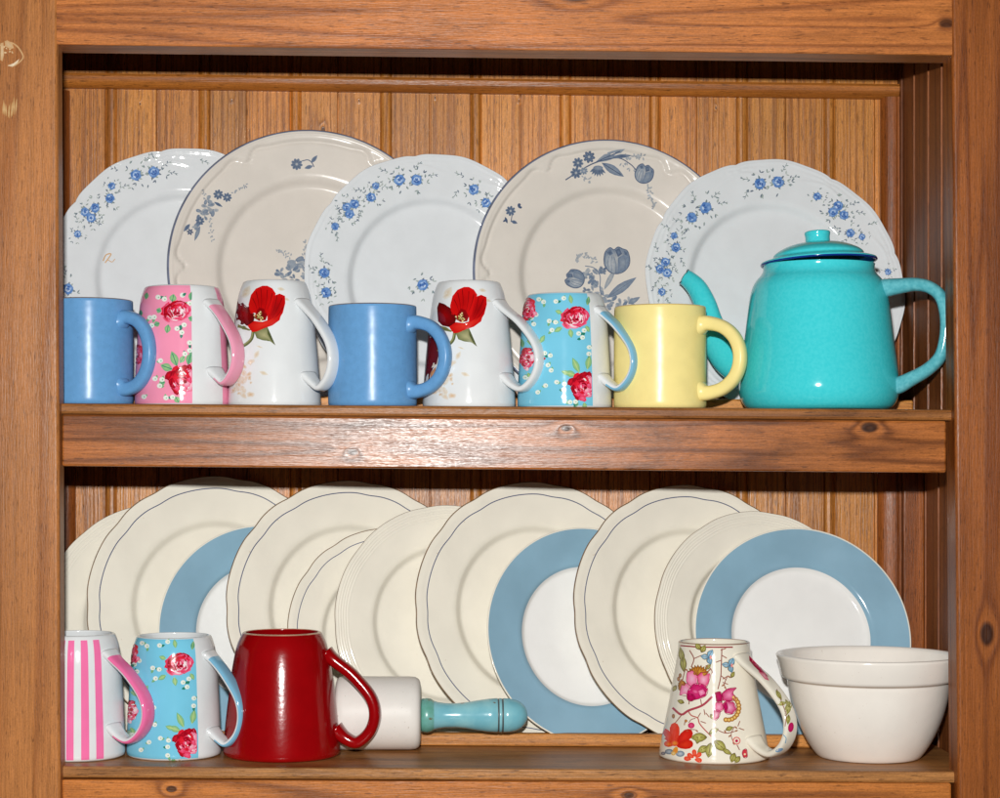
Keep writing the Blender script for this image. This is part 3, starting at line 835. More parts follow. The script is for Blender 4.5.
RED, DRED, PNK, LPK, WHT = C(214, 20, 44), C(150, 8, 28), C(240, 110, 150), C(250, 190, 208), C(250, 236, 236)
LGR, MGR, DGR = C(170, 206, 140), C(120, 180, 130), C(40, 130, 110)
def rose(pr, cx, cy, rx, ry, seed, red=.55):
    r = random.Random(seed)
    rx, ry = rx * 1.08, ry * 1.08
    def pick(u, v):                            # crimson above and left, paler petals below and right
        t = .5 + .45 * (u + v) + r.uniform(-.42, .42)
        if t < .45: return (RED, DRED) if r.random() < .6 else (C(228, 40, 60), RED)
        if t < .75: return (PNK, C(228, 50, 90)) if r.random() < .7 else (RED, PNK)
        return (LPK, PNK) if r.random() < .75 else (WHT, LPK)
    pr.ell(cx, cy, rx * .8, ry * .8, C(222, 46, 84), RED, 0, 2, n=22, rings=2, jag=.16, rnd=r)
    for ringr, n, sz in ((.70, 10, .30), (.52, 11, .32), (.34, 8, .28), (.14, 5, .22)):
        o = r.uniform(0, 60)
        for k in range(n):
            a = math.radians(o + 360 / n * k + r.uniform(-14, 14)); q = ringr * r.uniform(.85, 1.2)
            u, v = math.cos(a) * q, math.sin(a) * q
            c1, c2 = pick(u, v)
            pr.ell(cx + u * rx, cy + v * ry, rx * sz * r.uniform(.8, 1.15), ry * sz * r.uniform(.45, .72), c1, c2, math.degrees(a) + 90 + r.uniform(-28, 28), 3 + (1 - ringr) * 6 + k * .05, n=10, rings=1, jag=.2, rnd=r)
    for k in range(14):
        a = r.uniform(0, 6.28); q = r.uniform(.1, .75)
        pr.ell(cx + math.cos(a) * rx * q, cy + math.sin(a) * ry * q, rx * .14, ry * .045, r.choice((DRED, RED, LPK, WHT, WHT, DRED)), None, math.degrees(a) + 90 + r.uniform(-30, 30), 11, n=7, rings=1)
    pr.ell(cx + rx * .15, cy + ry * .15, rx * .12, ry * .1, DRED, None, 0, 12, n=8, rings=1)
def dots(pr, pts, s=2.7, c=WHT):
    r = random.Random(2)
    for x, y in pts:
        pr.leaf(x + r.uniform(-1, 1), y + 1, r.uniform(0, 360), s * 1.9, s * 1.1, DGR if r.random() < .6 else MGR, layer=1)
        pr.ell(x, y, s, s * .92, c, C(226, 240, 226), 0, 2, n=10, rings=1)
        pr.ell(x + .5, y + .2, s * .3, s * .3, C(150, 206, 170), None, 0, 3, n=6, rings=1)

def z_to(ox, oy, f):
    return lambda x, y: (ox + x / f, oy + y / f)
# --- pink rose mug
def deco_pink(pr):
    q = z_to(130, 280, 6.382)
    pr.clip = lambda x, y: (min(x, 191.9), y)
    for (x, y, a, L, W, c) in ((200, 200, 200, 30, 30, MGR), (270, 140, -80, 45, 40, LGR), (245, 285, 100, 50, 34, LGR), (190, 275, 160, 36, 30, MGR), (385, 130, -80, 50, 30, MGR), (372, 240, 20, 40, 30, MGR),
                               (300, 550, -110, 90, 44, LGR), (270, 570, 200, 70, 44, LGR), (370, 540, -75, 70, 40, MGR), (225, 650, 160, 40, 30, MGR), (290, 745, 60, 40, 34, LGR), (320, 530, -60, 50, 30, LGR), (110, 80, 100, 40, 24, MGR), (70, 190, 90, 40, 20, DGR)):
        X, Y = q(x, y); pr.leaf(X, Y, a, L / 5.6, W / 5.4, c, MGR, 1, DGR)
    dots(pr, [q(*p) for p in ((180, 110), (220, 122), (155, 237), (140, 290), (128, 240), (300, 310), (330, 335), (345, 287), (335, 97), (380, 400), (380, 450), (350, 472), (160, 630), (205, 635), (190, 675), (230, 752), (272, 748), (195, 515), (90, 745), (380, 150))])
    rose(pr, *q(290, 200), 15.5, 11.5, 3, .62); rose(pr, *q(335, 632), 15.5, 16.5, 9, .5); rose(pr, *q(45, 478), 8, 10, 5, .6)
mug('pink rose mug with white panel and pink handle, second from the left post', 'rose patterned mugs', 182, 287.5, .125, 47, SHOULDER, sh_up, [M_white, M_pink], 44, 58,
    bounds=(.215, 1.02, -2.6), matf=lambda a, t: 1 if (t < .985 and not (.215 < a < 1.02)) else 0, deco=deco_pink, hmats=[M_white, M_pinkpale], hw=(.0095, .0034), hz=(.83, .27))
# --- cyan rose mugs
def cyan_deco(shift, clipx):
    def f(pr):
        pr.clip = lambda x, y: (min(x, clipx), y)
        q0 = z_to(512, 285, 6.385)
        q = lambda x, y: shift(*q0(x, y))
        for (x, y, a, L, W, c) in ((320, 180, 200, 40, 24, LGR), (380, 120, -100, 50, 24, LGR), (320, 270, 150, 50, 26, LGR), (370, 280, 80, 50, 28, LGR), (480, 130, -80, 50, 22, DGR), (470, 260, 60, 40, 24, LGR), (300, 240, 190, 40, 22, MGR),
                                   (430, 560, -115, 90, 34, LGR), (410, 580, -160, 70, 34, LGR), (480, 540, -80, 80, 34, LGR), (370, 570, 200, 50, 26, LGR), (420, 740, 120, 40, 26, DGR), (460, 750, 80, 40, 26, LGR), (380, 740, 160, 30, 22, MGR),
                                   (160, 380, 200, 60, 30, LGR), (180, 370, -60, 50, 26, LGR), (100, 560, 60, 50, 28, LGR), (70, 400, -100, 50, 26, DGR)):
            X, Y = q(x, y); pr.leaf(X, Y, a, L / 5.4, W / 5.2, c, MGR, 1, C(190, 210, 130))
        dots(pr, [q(*p) for p in ((280, 105), (330, 85), (238, 230), (278, 238), (255, 288), (425, 310), (460, 290), (450, 335), (492, 398), (490, 440), (210, 435), (245, 450), (230, 512), (250, 545), (285, 620), (335, 632), (330, 668), (215, 642), (165, 685), (155, 190), (125, 210), (140, 250), (202, 108), (172, 92), (370, 748), (405, 745), (110, 600), (85, 590), (330, 715))], 2.5)
        rose(pr, *q(398, 208), 15, 12, 3, .5); rose(pr, *q(452, 640), 13.5, 16, 9, .42); rose(pr, *q(105, 155), 8, 11, 5, .5); rose(pr, *q(98, 470), 7.5, 12.5, 6, .5)
        X, Y = q(205, 470); pr.ell(X, Y, 1.6, 1.4, RED, DRED, 0, 3)
    return f
mug('cyan rose mug with white panel on the upper shelf, beside the yellow mug', 'rose patterned mugs', 564.5, 295, .115, 47, SHOULDER, sh_up, [M_white, M_cyan], 30, 73.5,
    bounds=(.63, 1.62), matf=lambda a, t: 1 if (t < .985 and not (.63 < a < 1.62)) else 0, deco=cyan_deco(lambda x, y: (x, y), 591.6), hmats=[M_white, M_cyanhandle], hw=(.0092, .0034), hz=(.83, .25))
mug('cyan rose mug with white panel on the lower shelf, between striped and red mugs', 'rose patterned mugs', 174, 635, .100, 47, SHOULDER, sh_lo, [M_white, M_cyan], 32, 71.5,
    bounds=(.53, 1.55), matf=lambda a, t: 1 if (.03 < t < .985 and not (.53 < a < 1.55)) else 0,
    deco=cyan_deco(lambda x, y: (174 + (x - 564.5) * 1.03 - 5.5 + .00006 * (x - 564.5) ** 2, 638 + (y - 295) * 1.15), 196.8), hmats=[M_white, M_cyanhandle], hw=(.0095, .0034))
# --- pink striped mug
stripes = [(-1.12, -.94), (-.80, -.63), (-.49, -.32), (-.245, -.09), (.065, .235), (.385, .56)]
mug('white mug with vertical pink stripes against the left post on the lower shelf', None, 78, 633, .088, 47, SHOULDER, sh_lo, [M_white, M_hotpink], 40, 72,
    bounds=[b for s in stripes for b in s], matf=lambda a, t: 1 if .03 < t < .965 and any(s[0] < a < s[1] for s in stripes) else 0, hmats=[M_white, M_hotpink], hw=(.0095, .0034), hz=(.83, .24))

# --- poppy mugs
PR1, PR2, PR3, PRH = C(200, 12, 14), C(150, 6, 10), C(84, 8, 12), C(222, 54, 40)
def deco_poppy(ox, oy, f, side_patch):
    def g(pr):
        q = z_to(ox, oy, f)
        P = lambda pts, c1, c2, l: pr.poly([q(*p) for p in pts], c1, c2, l, 4)
        tan = C(216, 196, 168)
        r = random.Random(3)
        # faint tan ghost foliage
        for (x, y, a, L, W) in ((150, 150, -60, 90, 50), (190, 110, 150, 60, 30), (360, 90, 10, 50, 24), (400, 150, 20, 40, 20), (250, 600, 20, 60, 26), (180, 640, 150, 70, 40), (220, 520, -60, 60, 30), (230, 440, 20, 50, 10)):
            X, Y = q(x, y); pr.leaf(X, Y, a, L / f, W / f, C(214, 194, 164), C(226, 224, 216), 0)
        for k in range(44):
            x, y = q(r.gauss(130, 42), r.gauss(660, 60)); s = r.uniform(1, 4.2)
            pr.ell(x, y, s, s * .7, C(214, 176, 134) if r.random() < .5 else C(222, 200, 172), C(226, 222, 214), r.uniform(0, 180), 0, n=9, rings=1, jag=.3, rnd=r)
        # stem, sepals
        X = [q(*p) for p in ((214, 350), (205, 395), (180, 425), (140, 450), (110, 470))]
        pr.stroke(X, 3.2, C(96, 104, 62), 1); pr.stroke([(a - .4, b - .6) for a, b in X], 1.2, C(150, 150, 100), 2)
        P(((215, 345), (255, 330), (300, 325), (320, 370), (350, 440), (318, 415), (270, 408), (235, 395)), C(176, 172, 128), C(104, 112, 70), 1)
        P(((300, 330), (318, 365), (350, 440), (322, 408), (302, 370)), C(70, 78, 44), C(90, 96, 58), 2)
        P(((120, 310), (160, 320), (200, 345), (190, 350), (150, 342), (118, 330)), C(90, 96, 56), C(130, 130, 84), 1)
        # petals
        P(((118, 168), (150, 178), (190, 205), (225, 255), (215, 300), (180, 320), (140, 312), (112, 285), (108, 240), (106, 200)), PR2, PR3, 2)
        P(((300, 250), (312, 190), (340, 135), (375, 122), (408, 136), (410, 180), (395, 240), (370, 280), (330, 300), (300, 295)), PR2, PR1, 2)
        P(((195, 240), (185, 190), (200, 130), (230, 92), (270, 74), (300, 74), (330, 90), (352, 122), (330, 180), (318, 240), (290, 270), (240, 275)), C(176, 8, 10), C(206, 16, 16), 3)
        P(((180, 318), (220, 290), (270, 296), (330, 275), (385, 248), (375, 285), (330, 318), (280, 335), (235, 355), (208, 358), (190, 335)), PRH, PR1, 4)
        P(((230, 240), (250, 205), (280, 215), (300, 255), (290, 285), (250, 290), (225, 275)), PR3, PR2, 4)
        for (a, b, c, d) in ((210, 150, 240, 230), (232, 110, 250, 225), (260, 90, 262, 220), (300, 100, 284, 220), (330, 120, 300, 220), (130, 200, 200, 270), (116, 240, 190, 290), (160, 190, 215, 260), (390, 150, 330, 270), (360, 135, 325, 260), (400, 200, 340, 280)):
            pr.stroke([q(a, b), q((a + c) / 2 + 4, (b + d) / 2), q(c, d)], .8, C(128, 6, 10), 4, True)
        for k in range(26):
            a = r.uniform(0, 6.28); s = r.uniform(4, 36); x, y = q(250 + s * math.cos(a), 262 + s * .8 * math.sin(a))
            pr.ell(x, y, .9, .8, r.choice((C(206, 186, 120), C(150, 130, 70), C(110, 90, 40), C(230, 214, 160))), None, 0, 6, n=7, rings=1)
        if side_patch:                          # edge of the next poppy, seen through the blue handle
            P(((52, 345), (80, 330), (112, 400), (118, 480), (104, 545), (66, 600), (50, 690), (20, 690), (30, 560), (40, 440)), C(120, 14, 18), PR3, 2)
            P(((66, 600), (100, 560), (92, 610), (64, 660)), C(214, 160, 110), C(190, 120, 80), 3)
    return g
mug('white poppy mug between the pink rose mug and a blue mug', 'mugs with a red poppy', 274.5, 282, .125, 46.5, poppyprof(.66), sh_up, [M_white], 40, 62, deco=deco_poppy(222 - 3.5, 275 - 1.2, 6.14 * 1.0, False), hw=(.0095, .0034), hz=(.80, .225))
mug('white poppy mug between a blue mug and the cyan rose mug', 'mugs with a red poppy', 469, 282.5, .122, 46.5, poppyprof(.66), sh_up, [M_white], 33, 74, deco=deco_poppy(420, 275, 6.14, True), hw=(.0095, .0034), hz=(.80, .225))
# --- plain mugs
mug('plain blue mug partly hidden by the left post', 'plain blue mugs', 89, 300.5, .120, 44, STRAIGHT, sh_up, [M_blue], 39, 65, 'loop', hw=(.0072, .0065), lipmat=M_blueedge, wall=.004)
mug('plain blue mug standing between the two poppy mugs', 'plain blue mugs', 372.5, 306, .112, 44.3, STRAIGHT, sh_up, [M_blue], 28, 78.5, 'loop', hw=(.0072, .0065), lipmat=M_blueedge, wall=.004)
mug('plain butter yellow mug next to the teapot spout', None, 660, 307, .105, 46, STRAIGHT, sh_up, [M_yellow], 24, 85.5, 'loop', hw=(.0078, .0068), lipmat=ceramic('worn_yellow_rim', C(226, 196, 120), .2, .15), wall=.004)
mug('dark cherry red mug with a big looped handle, on the lower shelf', None, 282, 631.5, .104, 58.5, poppyprof(.665), sh_lo, [M_red], 12, 99, hw=(.0095, .0062), hz=(.80, .19), lipmat=M_redlip)

# --- tall chintz mug
MAG, LMG, OR1, OR2, GOLD, BRN, OLV, OLL, SKY = C(196, 20, 96), C(246, 170, 200), C(226, 58, 30), C(240, 130, 40), C(222, 164, 60), C(150, 84, 70), C(140, 136, 60), C(206, 200, 120), C(110, 164, 196)
def deco_chintz(pr):
    q = z_to(655, 635, 5.914); f = 5.914
    S = lambda pts, wd, c, l=1: pr.stroke([q(*p) for p in pts], wd * 1.5, c, l)
    def L(x, y, a, ln, wd, c1, c2, v=None, l=2):
        X, Y = q(x, y)
        if wd > 14: pr.leaf(X - .8 * math.cos(math.radians(a)), Y - .8 * math.sin(math.radians(a)), a, ln * 1.12 / f + 1.2, wd * 1.12 / f + 1.2, C(112, 92, 50), None, l - .6)
        pr.leaf(X, Y, a, ln * 1.12 / f, wd * 1.12 / f, c1, c2, l, v)
    def P(pts, c1, c2, l=3):
        Q = [q(*p) for p in pts]
        pr.poly(Q, c1, c2, l, 3); pr.stroke(Q + Q[:1], .55, C(150, 24, 70), l + .5)
    def E(x, y, rx, ry, c1, c2=None, rot=0, l=3): X, Y = q(x, y); pr.ell(X, Y, rx / f, ry / f, c1, c2, rot, l, n=12, rings=1)
    S([(150, 62), (250, 70), (350, 72), (460, 72)], .9, C(150, 30, 40), 2)
    S([(104, 430), (155, 470), (200, 446), (280, 416), (332, 370), (350, 352)], 1.5, C(176, 70, 84)); S([(195, 446), (215, 475), (252, 490), (262, 520), (285, 550), (318, 584), (332, 600)], .8, C(190, 100, 90))
    S([(160, 470), (120, 520), (90, 560)], .6, BRN); S([(395, 80), (392, 180), (388, 250), (372, 320)], .7, BRN); S([(205, 90), (230, 140), (215, 190)], .7, BRN); S([(230, 140), (280, 120), (300, 130)], .6, BRN); S([(500, 680), (485, 650)], .6, BRN)
    for (x, y, a) in ((388, 90, -20), (395, 120, 30), (390, 150, 160), (400, 260, -30), (400, 280, 20), (390, 240, 40), (290, 440, 80), (300, 460, 50), (270, 460, 120), (200, 410, -80), (270, 380, 80), (490, 540, -70), (495, 550, 20), (180, 500, 100), (270, 510, 20)):
        S([(x, y), (x + 26 * math.cos(math.radians(a)), y + 26 * math.sin(math.radians(a)))], .6, BRN)
        L(x + 20 * math.cos(math.radians(a)), y + 20 * math.sin(math.radians(a)), a, 14, 6, C(190, 130, 90), BRN)
    for (x, y, a, ln, wd) in ((172, 215, -95, 90, 30), (165, 160, -100, 80, 26), (275, 100, -60, 40, 26), (265, 85, -120, 40, 24), (305, 605, 180, 84, 44), (330, 640, 100, 76, 44), (310, 660, 150, 60, 34), (350, 625, 40, 84, 44), (400, 675, 30, 56, 20), (320, 585, -30, 56, 26), (470, 700, 110, 50, 30), (500, 720, 130, 40, 24)):
        L(x, y, a, ln, wd, OLL, OLV, C(110, 90, 40))
    # peony A
    for k in range(9): L(255, 250, -150 + k * 15, 66, 22, GOLD, C(150, 80, 30), None, 2)
    for k in range(6): L(180, 300, 160 + k * 14, 40, 18, GOLD, C(150, 80, 30), None, 2)
    P(((186, 274), (192, 222), (222, 212), (250, 243), (247, 292), (212, 304)), C(248, 190, 212), C(236, 110, 160))
    P(((250, 245), (275, 222), (325, 230), (318, 280), (300, 310), (262, 300)), C(248, 186, 208), C(222, 60, 120))
    P(((146, 354), (160, 298), (190, 286), (217, 320), (202, 360)), C(248, 190, 212), C(236, 110, 160))
    P(((195, 330), (230, 290), (280, 290), (312, 320), (300, 360), (250, 380), (200, 385), (190, 360)), C(222, 60, 130), MAG, 4)
    P(((190, 350), (225, 350), (240, 375), (215, 392), (192, 380)), MAG, C(160, 10, 70), 5); P(((250, 330), (285, 320), (300, 345), (270, 362)), LMG, C(230, 90, 150), 5)
    E(240, 335, 22, 14, C(240, 120, 170), MAG, 20, 6)
    # peony B
    for k in range(11):
        a = math.radians(100 - k * 16); x, y = 430 + 66 * math.cos(a), 430 + 72 * math.sin(a)
        E(x, y, 15, 15, C(226, 180, 90), C(150, 90, 40), 0, 2); E(x, y, 8, 8, C(246, 220, 150), GOLD, 0, 3)
    P(((355, 340), (385, 335), (400, 360), (395, 395), (365, 395)), MAG, C(160, 10, 70), 3)
    P(((395, 345), (430, 318), (480, 312), (460, 340), (478, 380), (440, 392), (400, 385)), C(244, 150, 190), MAG, 3)
    P(((398, 410), (425, 388), (465, 400), (480, 440), (455, 468), (415, 460)), C(246, 170, 204), MAG, 4)
    P(((360, 400), (395, 396), (402, 440), (380, 455), (352, 440)), C(248, 170, 200), C(226, 70, 130), 3); P(((345, 440), (385, 450), (375, 490), (348, 505)), C(250, 190, 210), MAG, 3)
    P(((405, 420), (420, 400), (430, 430), (418, 455)), MAG, C(170, 10, 80), 5)
    E(215, 535, 20, 18, C(230, 90, 130), MAG, 0, 3); E(184, 508, 9, 9, GOLD, BRN, 0, 3); S([(200, 518), (215, 500), (240, 492)], .5, BRN)
    # red flower low left
    for (x, y, a, ln, wd, c1, c2) in ((120, 640, -92, 122, 74, C(236, 70, 50), OR1), (128, 645, -42, 122, 80, C(230, 50, 36), C(200, 30, 20)), (128, 655, -8, 100, 70, OR1, C(200, 30, 20)), (110, 640, -128, 106, 66, C(236, 80, 50), OR1), (110, 650, 190, 56, 44, OR2, OR1), (130, 660, 110, 44, 40, OR2, GOLD)):
        X, Y = q(x, y); pr.petal(X, Y, a, ln / f, wd / f, c1, c2, 3)
    E(118, 640, 22, 18, C(246, 150, 50), OR1, 0, 5)
    for (x, y, rx, ry, c1, c2) in ((85, 690, 26, 16, C(190, 200, 206), C(90, 110, 130)), (150, 702, 26, 18, C(200, 210, 216), C(96, 120, 140)), (50, 700, 14, 10, C(150, 160, 170), C(90, 100, 120)), (110, 700, 14, 12, C(246, 220, 160), GOLD)): E(x, y, rx, ry, c1, c2)
    for (x, y, a) in ((230, 725, -150), (235, 720, -95), (240, 725, -40), (235, 735, 10), (215, 735, 190)):
        X, Y = q(x, y); pr.petal(X, Y, a, 44 / f, 34 / f, C(236, 110, 80), OR1, 3)
    E(482, 625, 24, 24, C(200, 60, 70), C(226, 130, 120), 0, 2); E(482, 625, 17, 17, C(240, 226, 206), None, 0, 3); E(482, 626, 9, 9, C(190, 30, 60), MAG, 0, 4)
    P(((520, 680), (540, 675), (545, 720), (525, 725), (515, 700)), C(220, 60, 80), C(200, 40, 60)); E(530, 705, 6, 6, C(250, 220, 180), None, 0, 5)
    for (x, y) in ((315, 132), (440, 180)):
        L(x, y, -60, 46, 30, C(170, 204, 220), SKY, C(70, 100, 130), 2); L(x, y, 190, 40, 26, C(200, 214, 214), SKY, C(70, 100, 130), 2); L(x, y, 70, 40, 26, C(170, 204, 220), C(90, 140, 170), C(70, 100, 130), 2); E(x + 14, y, 6, 12, C(240, 150, 140), None, 0, 4)
    for (pts, w_) in ((((180, 200), (165, 260), (150, 330)), .6), (((340, 520), (370, 560), (420, 580), (470, 570)), .6), (((430, 240), (410, 290), (420, 320)), .6), (((300, 180), (330, 200), (345, 240)), .6), (((240, 560), (200, 560), (180, 590)), .5), (((470, 540), (450, 590), (470, 650)), .5)):
        S(pts, w_, BRN)
        for k_, (x, y) in enumerate(pts): L(x, y, 40 + 100 * k_, 20, 9, C(190, 140, 90), BRN)
    for (x, y, a, ln, wd) in ((300, 200, -40, 34, 18), (170, 400, 200, 34, 18), (420, 560, -20, 40, 20), (125, 300, 120, 34, 18), (330, 470, 60, 30, 16), (450, 250, -60, 34, 16), (250, 640, -80, 34, 18)):
        L(x, y, a, ln, wd, OLL, OLV, C(110, 90, 40))
    for (x, y) in ((150, 240), (140, 260), (110, 480)): E(x, y, 9, 14, C(190, 150, 80), BRN)
def deco_chintz_handle(pr):
    q = z_to(655, 635, 5.914); f = 5.914
    P = lambda pts, c1, c2, l=1: pr.poly([q(*p) for p in pts], c1, c2, l, 3)
    P(((556, 122), (592, 132), (648, 182), (690, 235), (672, 250), (628, 226), (585, 184), (558, 152)), C(206, 26, 84), C(160, 14, 60))
    P(((610, 215), (650, 225), (675, 270), (650, 262)), C(250, 190, 200), C(220, 70, 110), 2)
    for (x, y, a, ln, wd) in ((715, 325, 60, 70, 26), (722, 410, -10, 60, 26), (770, 480, -70, 110, 38), (790, 470, 95, 60, 26), (770, 380, 60, 60, 20)):
        X, Y = q(x, y); pr.leaf(X, Y, a, ln / f, wd / f, OLL, OLV, 1, C(100, 90, 40))
    pr.stroke([q(720, 320), q(750, 400), q(775, 470), q(770, 540)], .7, BRN, 1)
    X, Y = q(803, 545); pr.ell(X, Y, 2.8, 5, C(214, 40, 110), MAG, 10, 2)
    X, Y = q(735, 680); pr.ell(X, Y, 4, 1.6, C(150, 160, 200), SKY, -20, 2)
    pr.stroke([q(760, 590), q(775, 610), q(770, 640)], .8, SKY, 1)
mug('tall ivory mug with pink and orange chintz flowers beside the white bowl', None, 714, 641, .110, 55.5, CONE, sh_lo, [M_chintz], 40, 78, deco=deco_chintz, hmats=[M_chintz], hw=(.0095, .0036), hz=(.86, .17), hdeco=deco_chintz_handle,
    lipmat=ceramic('brown_mug_lip', C(176, 140, 118), .15, .2))

# ------------------------------------------------------------------ turquoise enamel teapot
def teapot():
    y = .108; k = (2 + y) / FX
    cx = CAM.x + (818.7 - VX) * k
    z0 = sh_up(cx)
    root = empty('teapot', (cx, y, z0)); tag(root, 'turquoise enamel teapot with a navy edged lid at the right end of the upper shelf', 'teapot')
    zz = lambda py: CAM.z - (py - VY) * k - z0
    body = [(0, .001), (64 * k, .001), (68 * k, .0015), (73 * k, .005), (77 * k, .012), (79 * k, zz(391)), (78.6 * k, zz(380)), (76.6 * k, zz(362)), (73.8 * k, zz(342)), (71.3 * k, zz(320)), (69 * k, zz(302)), (67.6 * k, zz(294)), (65.2 * k, zz(286)), (61.6 * k, zz(280)), (58 * k, zz(276)), (56 * k, zz(273)), (55 * k, zz(270)), (55 * k, zz(266.5)), (55.4 * k, zz(265))]
    sp = spline([(r, z, 0) for r, z in body[2:]], 4)
    prof = [(0, .001), (64 * k, .001)] + [(p.x, p.y) for p in sp] + [(52 * k, zz(265)), (52 * k, zz(275)), (0, zz(276))]
    mb = MB(); th = [2 * math.pi * i / 96 - math.pi for i in range(96)]
    lathe(mb, prof, th); mb.build('body', [M_teal], root)
    # lid, sitting a little askew
    mb = MB()
    lp = [(54.6, 264.2), (56.8, 264.0), (57.6, 263.4), (57.8, 262.6), (57.2, 261.2), (53, 259.8), (47, 258.2), (45.2, 256.6), (44.2, 254), (40, 250.6), (31, 246.4), (20, 243.6), (9, 242.4), (0, 242.2)]
    lsp = spline([(r * k, zz(p), 0) for r, p in lp[4:]], 4)
    lprof = [(r * k, zz(p)) for r, p in lp[:4]] + [(p.x, p.y) for p in lsp]
    zc = zz(263)
    lprof = [(r, z - zc) for r, z in lprof]; lprof[-1] = (0, lprof[-1][1])
    lathe(mb, lprof, th, lambda a, i: 1 if 0 <= i <= 2 else 0)
    lid = mb.build('lid', [M_teal, M_navy], root)
    lid.location = (0, 0, zc + .0002); lid.rotation_euler = (math.radians(-2.6), math.radians(-2.2), 0)
    mb = MB()
    kp = [(14, 244), (12.6, 242.6), (12.2, 240), (12.2, 237), (12.6, 235), (12.8, 233), (11.6, 231.6), (7, 230.8), (0, 230.6)]
    ks = spline([(r * k, zz(p) - zc, 0) for r, p in kp], 3); kl = [(p.x, p.y) for p in ks]; kl[-1] = (0, kl[-1][1])
    lathe(mb, kl, th[::2]); mb.build('knob', [M_teal], lid)
    # the pot stands turned: spout back-left, handle front-right
    def at(px, py, yy): return un(px, py, yy) - Vector((cx, y, z0))
    cl = [(760, 364, y + .028, 24, 1), (742, 362, y + .040, 23, 1), (728, 354, y + .048, 20, 1), (717, 340, y + .056, 16, 1), (710.5, 322, y + .062, 12.8, 1), (705, 304, y + .067, 11.6, 1), (697.5, 289, y + .073, 10.6, 1), (690, 281, y + .079, 9.4, 1), (684.5, 277, y + .083, 8.4, 1)]
    P3 = spline([tuple(at(a, b, c)) for a, b, c, _, _ in cl], 5)
    Rr = spline([(r, 0, 0) for *_, r, _ in cl], 5)
    fr, ra = [], []
    side_v = Vector((.45, .89, 0)).normalized()
    for i, p in enumerate(P3):
        t = (P3[min(i + 1, len(P3) - 1)] - P3[max(0, i - 1)]).normalized()
        B = (side_v - t * side_v.dot(t)).normalized(); N = B.cross(t)
        fr.append((N, B)); ra.append((Rr[i].x * k, Rr[i].x * k * .82))
    mb = MB()
    nseg = 28
    rings = []
    n = len(P3)
    for i in range(n):
        N, B = fr[i]; t = (P3[min(i + 1, n - 1)] - P3[max(0, i - 1)]).normalized()
        ring = []
        for q in range(nseg):
            a = 2 * math.pi * q / nseg
            beak = (.0030 * math.cos(2 * a) - .0030) if i == n - 1 else 0
            ring.append(mb.vert(P3[i] + N * (math.cos(a) * ra[i][0]) + B * (math.sin(a) * ra[i][1]) + t * beak))
        rings.append(ring)
    for i in range(n - 1):
        for q in range(nseg):
            q2 = (q + 1) % nseg
            mb.face((rings[i][q], rings[i][q2], rings[i + 1][q2], rings[i + 1][q]), 0)
    # dark chipped lip and the inside of the spout
    prev = rings[-1]; N, B = fr[-1]; t = (P3[-1] - P3[-2]).normalized()
    for sc_, off, m in ((1.07, .0010, 1), (.84, .0016, 1), (.78, -.02, 1)):
        ring = []
        for q in range(nseg):
            a = 2 * math.pi * q / nseg
            ring.append(mb.vert(P3[-1] + N * (math.cos(a) * ra[-1][0] * sc_) + B * (math.sin(a) * ra[-1][1] * sc_) + t * (off + .0030 * math.cos(2 * a) - .0030)))
        for q in range(nseg):
            q2 = (q + 1) % nseg; mb.face((prev[q], prev[q2], ring[q2], ring[q]), m)
        prev = ring
    mb.face(tuple(prev), 1)
    mb.build('spout', [M_teal, M_black], root)
    # handle: flattened loop
    hy = lambda px: y - (px - 819) * k * .40
    hc = [(876, 290, 10.5), (886, 288, 9.6), (900, 286, 8.2), (916, 284.5, 7), (930, 287.5, 6.6), (941, 297, 6.4), (946, 316, 6.2), (945.5, 338, 6.2), (940, 357, 6.4), (927, 370, 6.8), (911, 379, 7.6), (899, 385, 9), (890, 386, 9.6)]
    P3 = spline([tuple(at(a, b, hy(a))) for a, b, _ in hc], 5); Rr = spline([(r, 0, 0) for *_, r in hc], 5)
    fr, ra = [], []
    sv = Vector((.42, .9, 0)).normalized()
    for i, p in enumerate(P3):
        t = (P3[min(i + 1, len(P3) - 1)] - P3[max(0, i - 1)]).normalized()
        B = (sv - t * sv.dot(t)).normalized(); fr.append((B.cross(t), B)); ra.append((Rr[i].x * k * .95, .0095))
    mb = MB(); sweep(mb, P3, fr, ra, 20, .85); mb.build('handle', [M_tealgrey], root)
teapot()

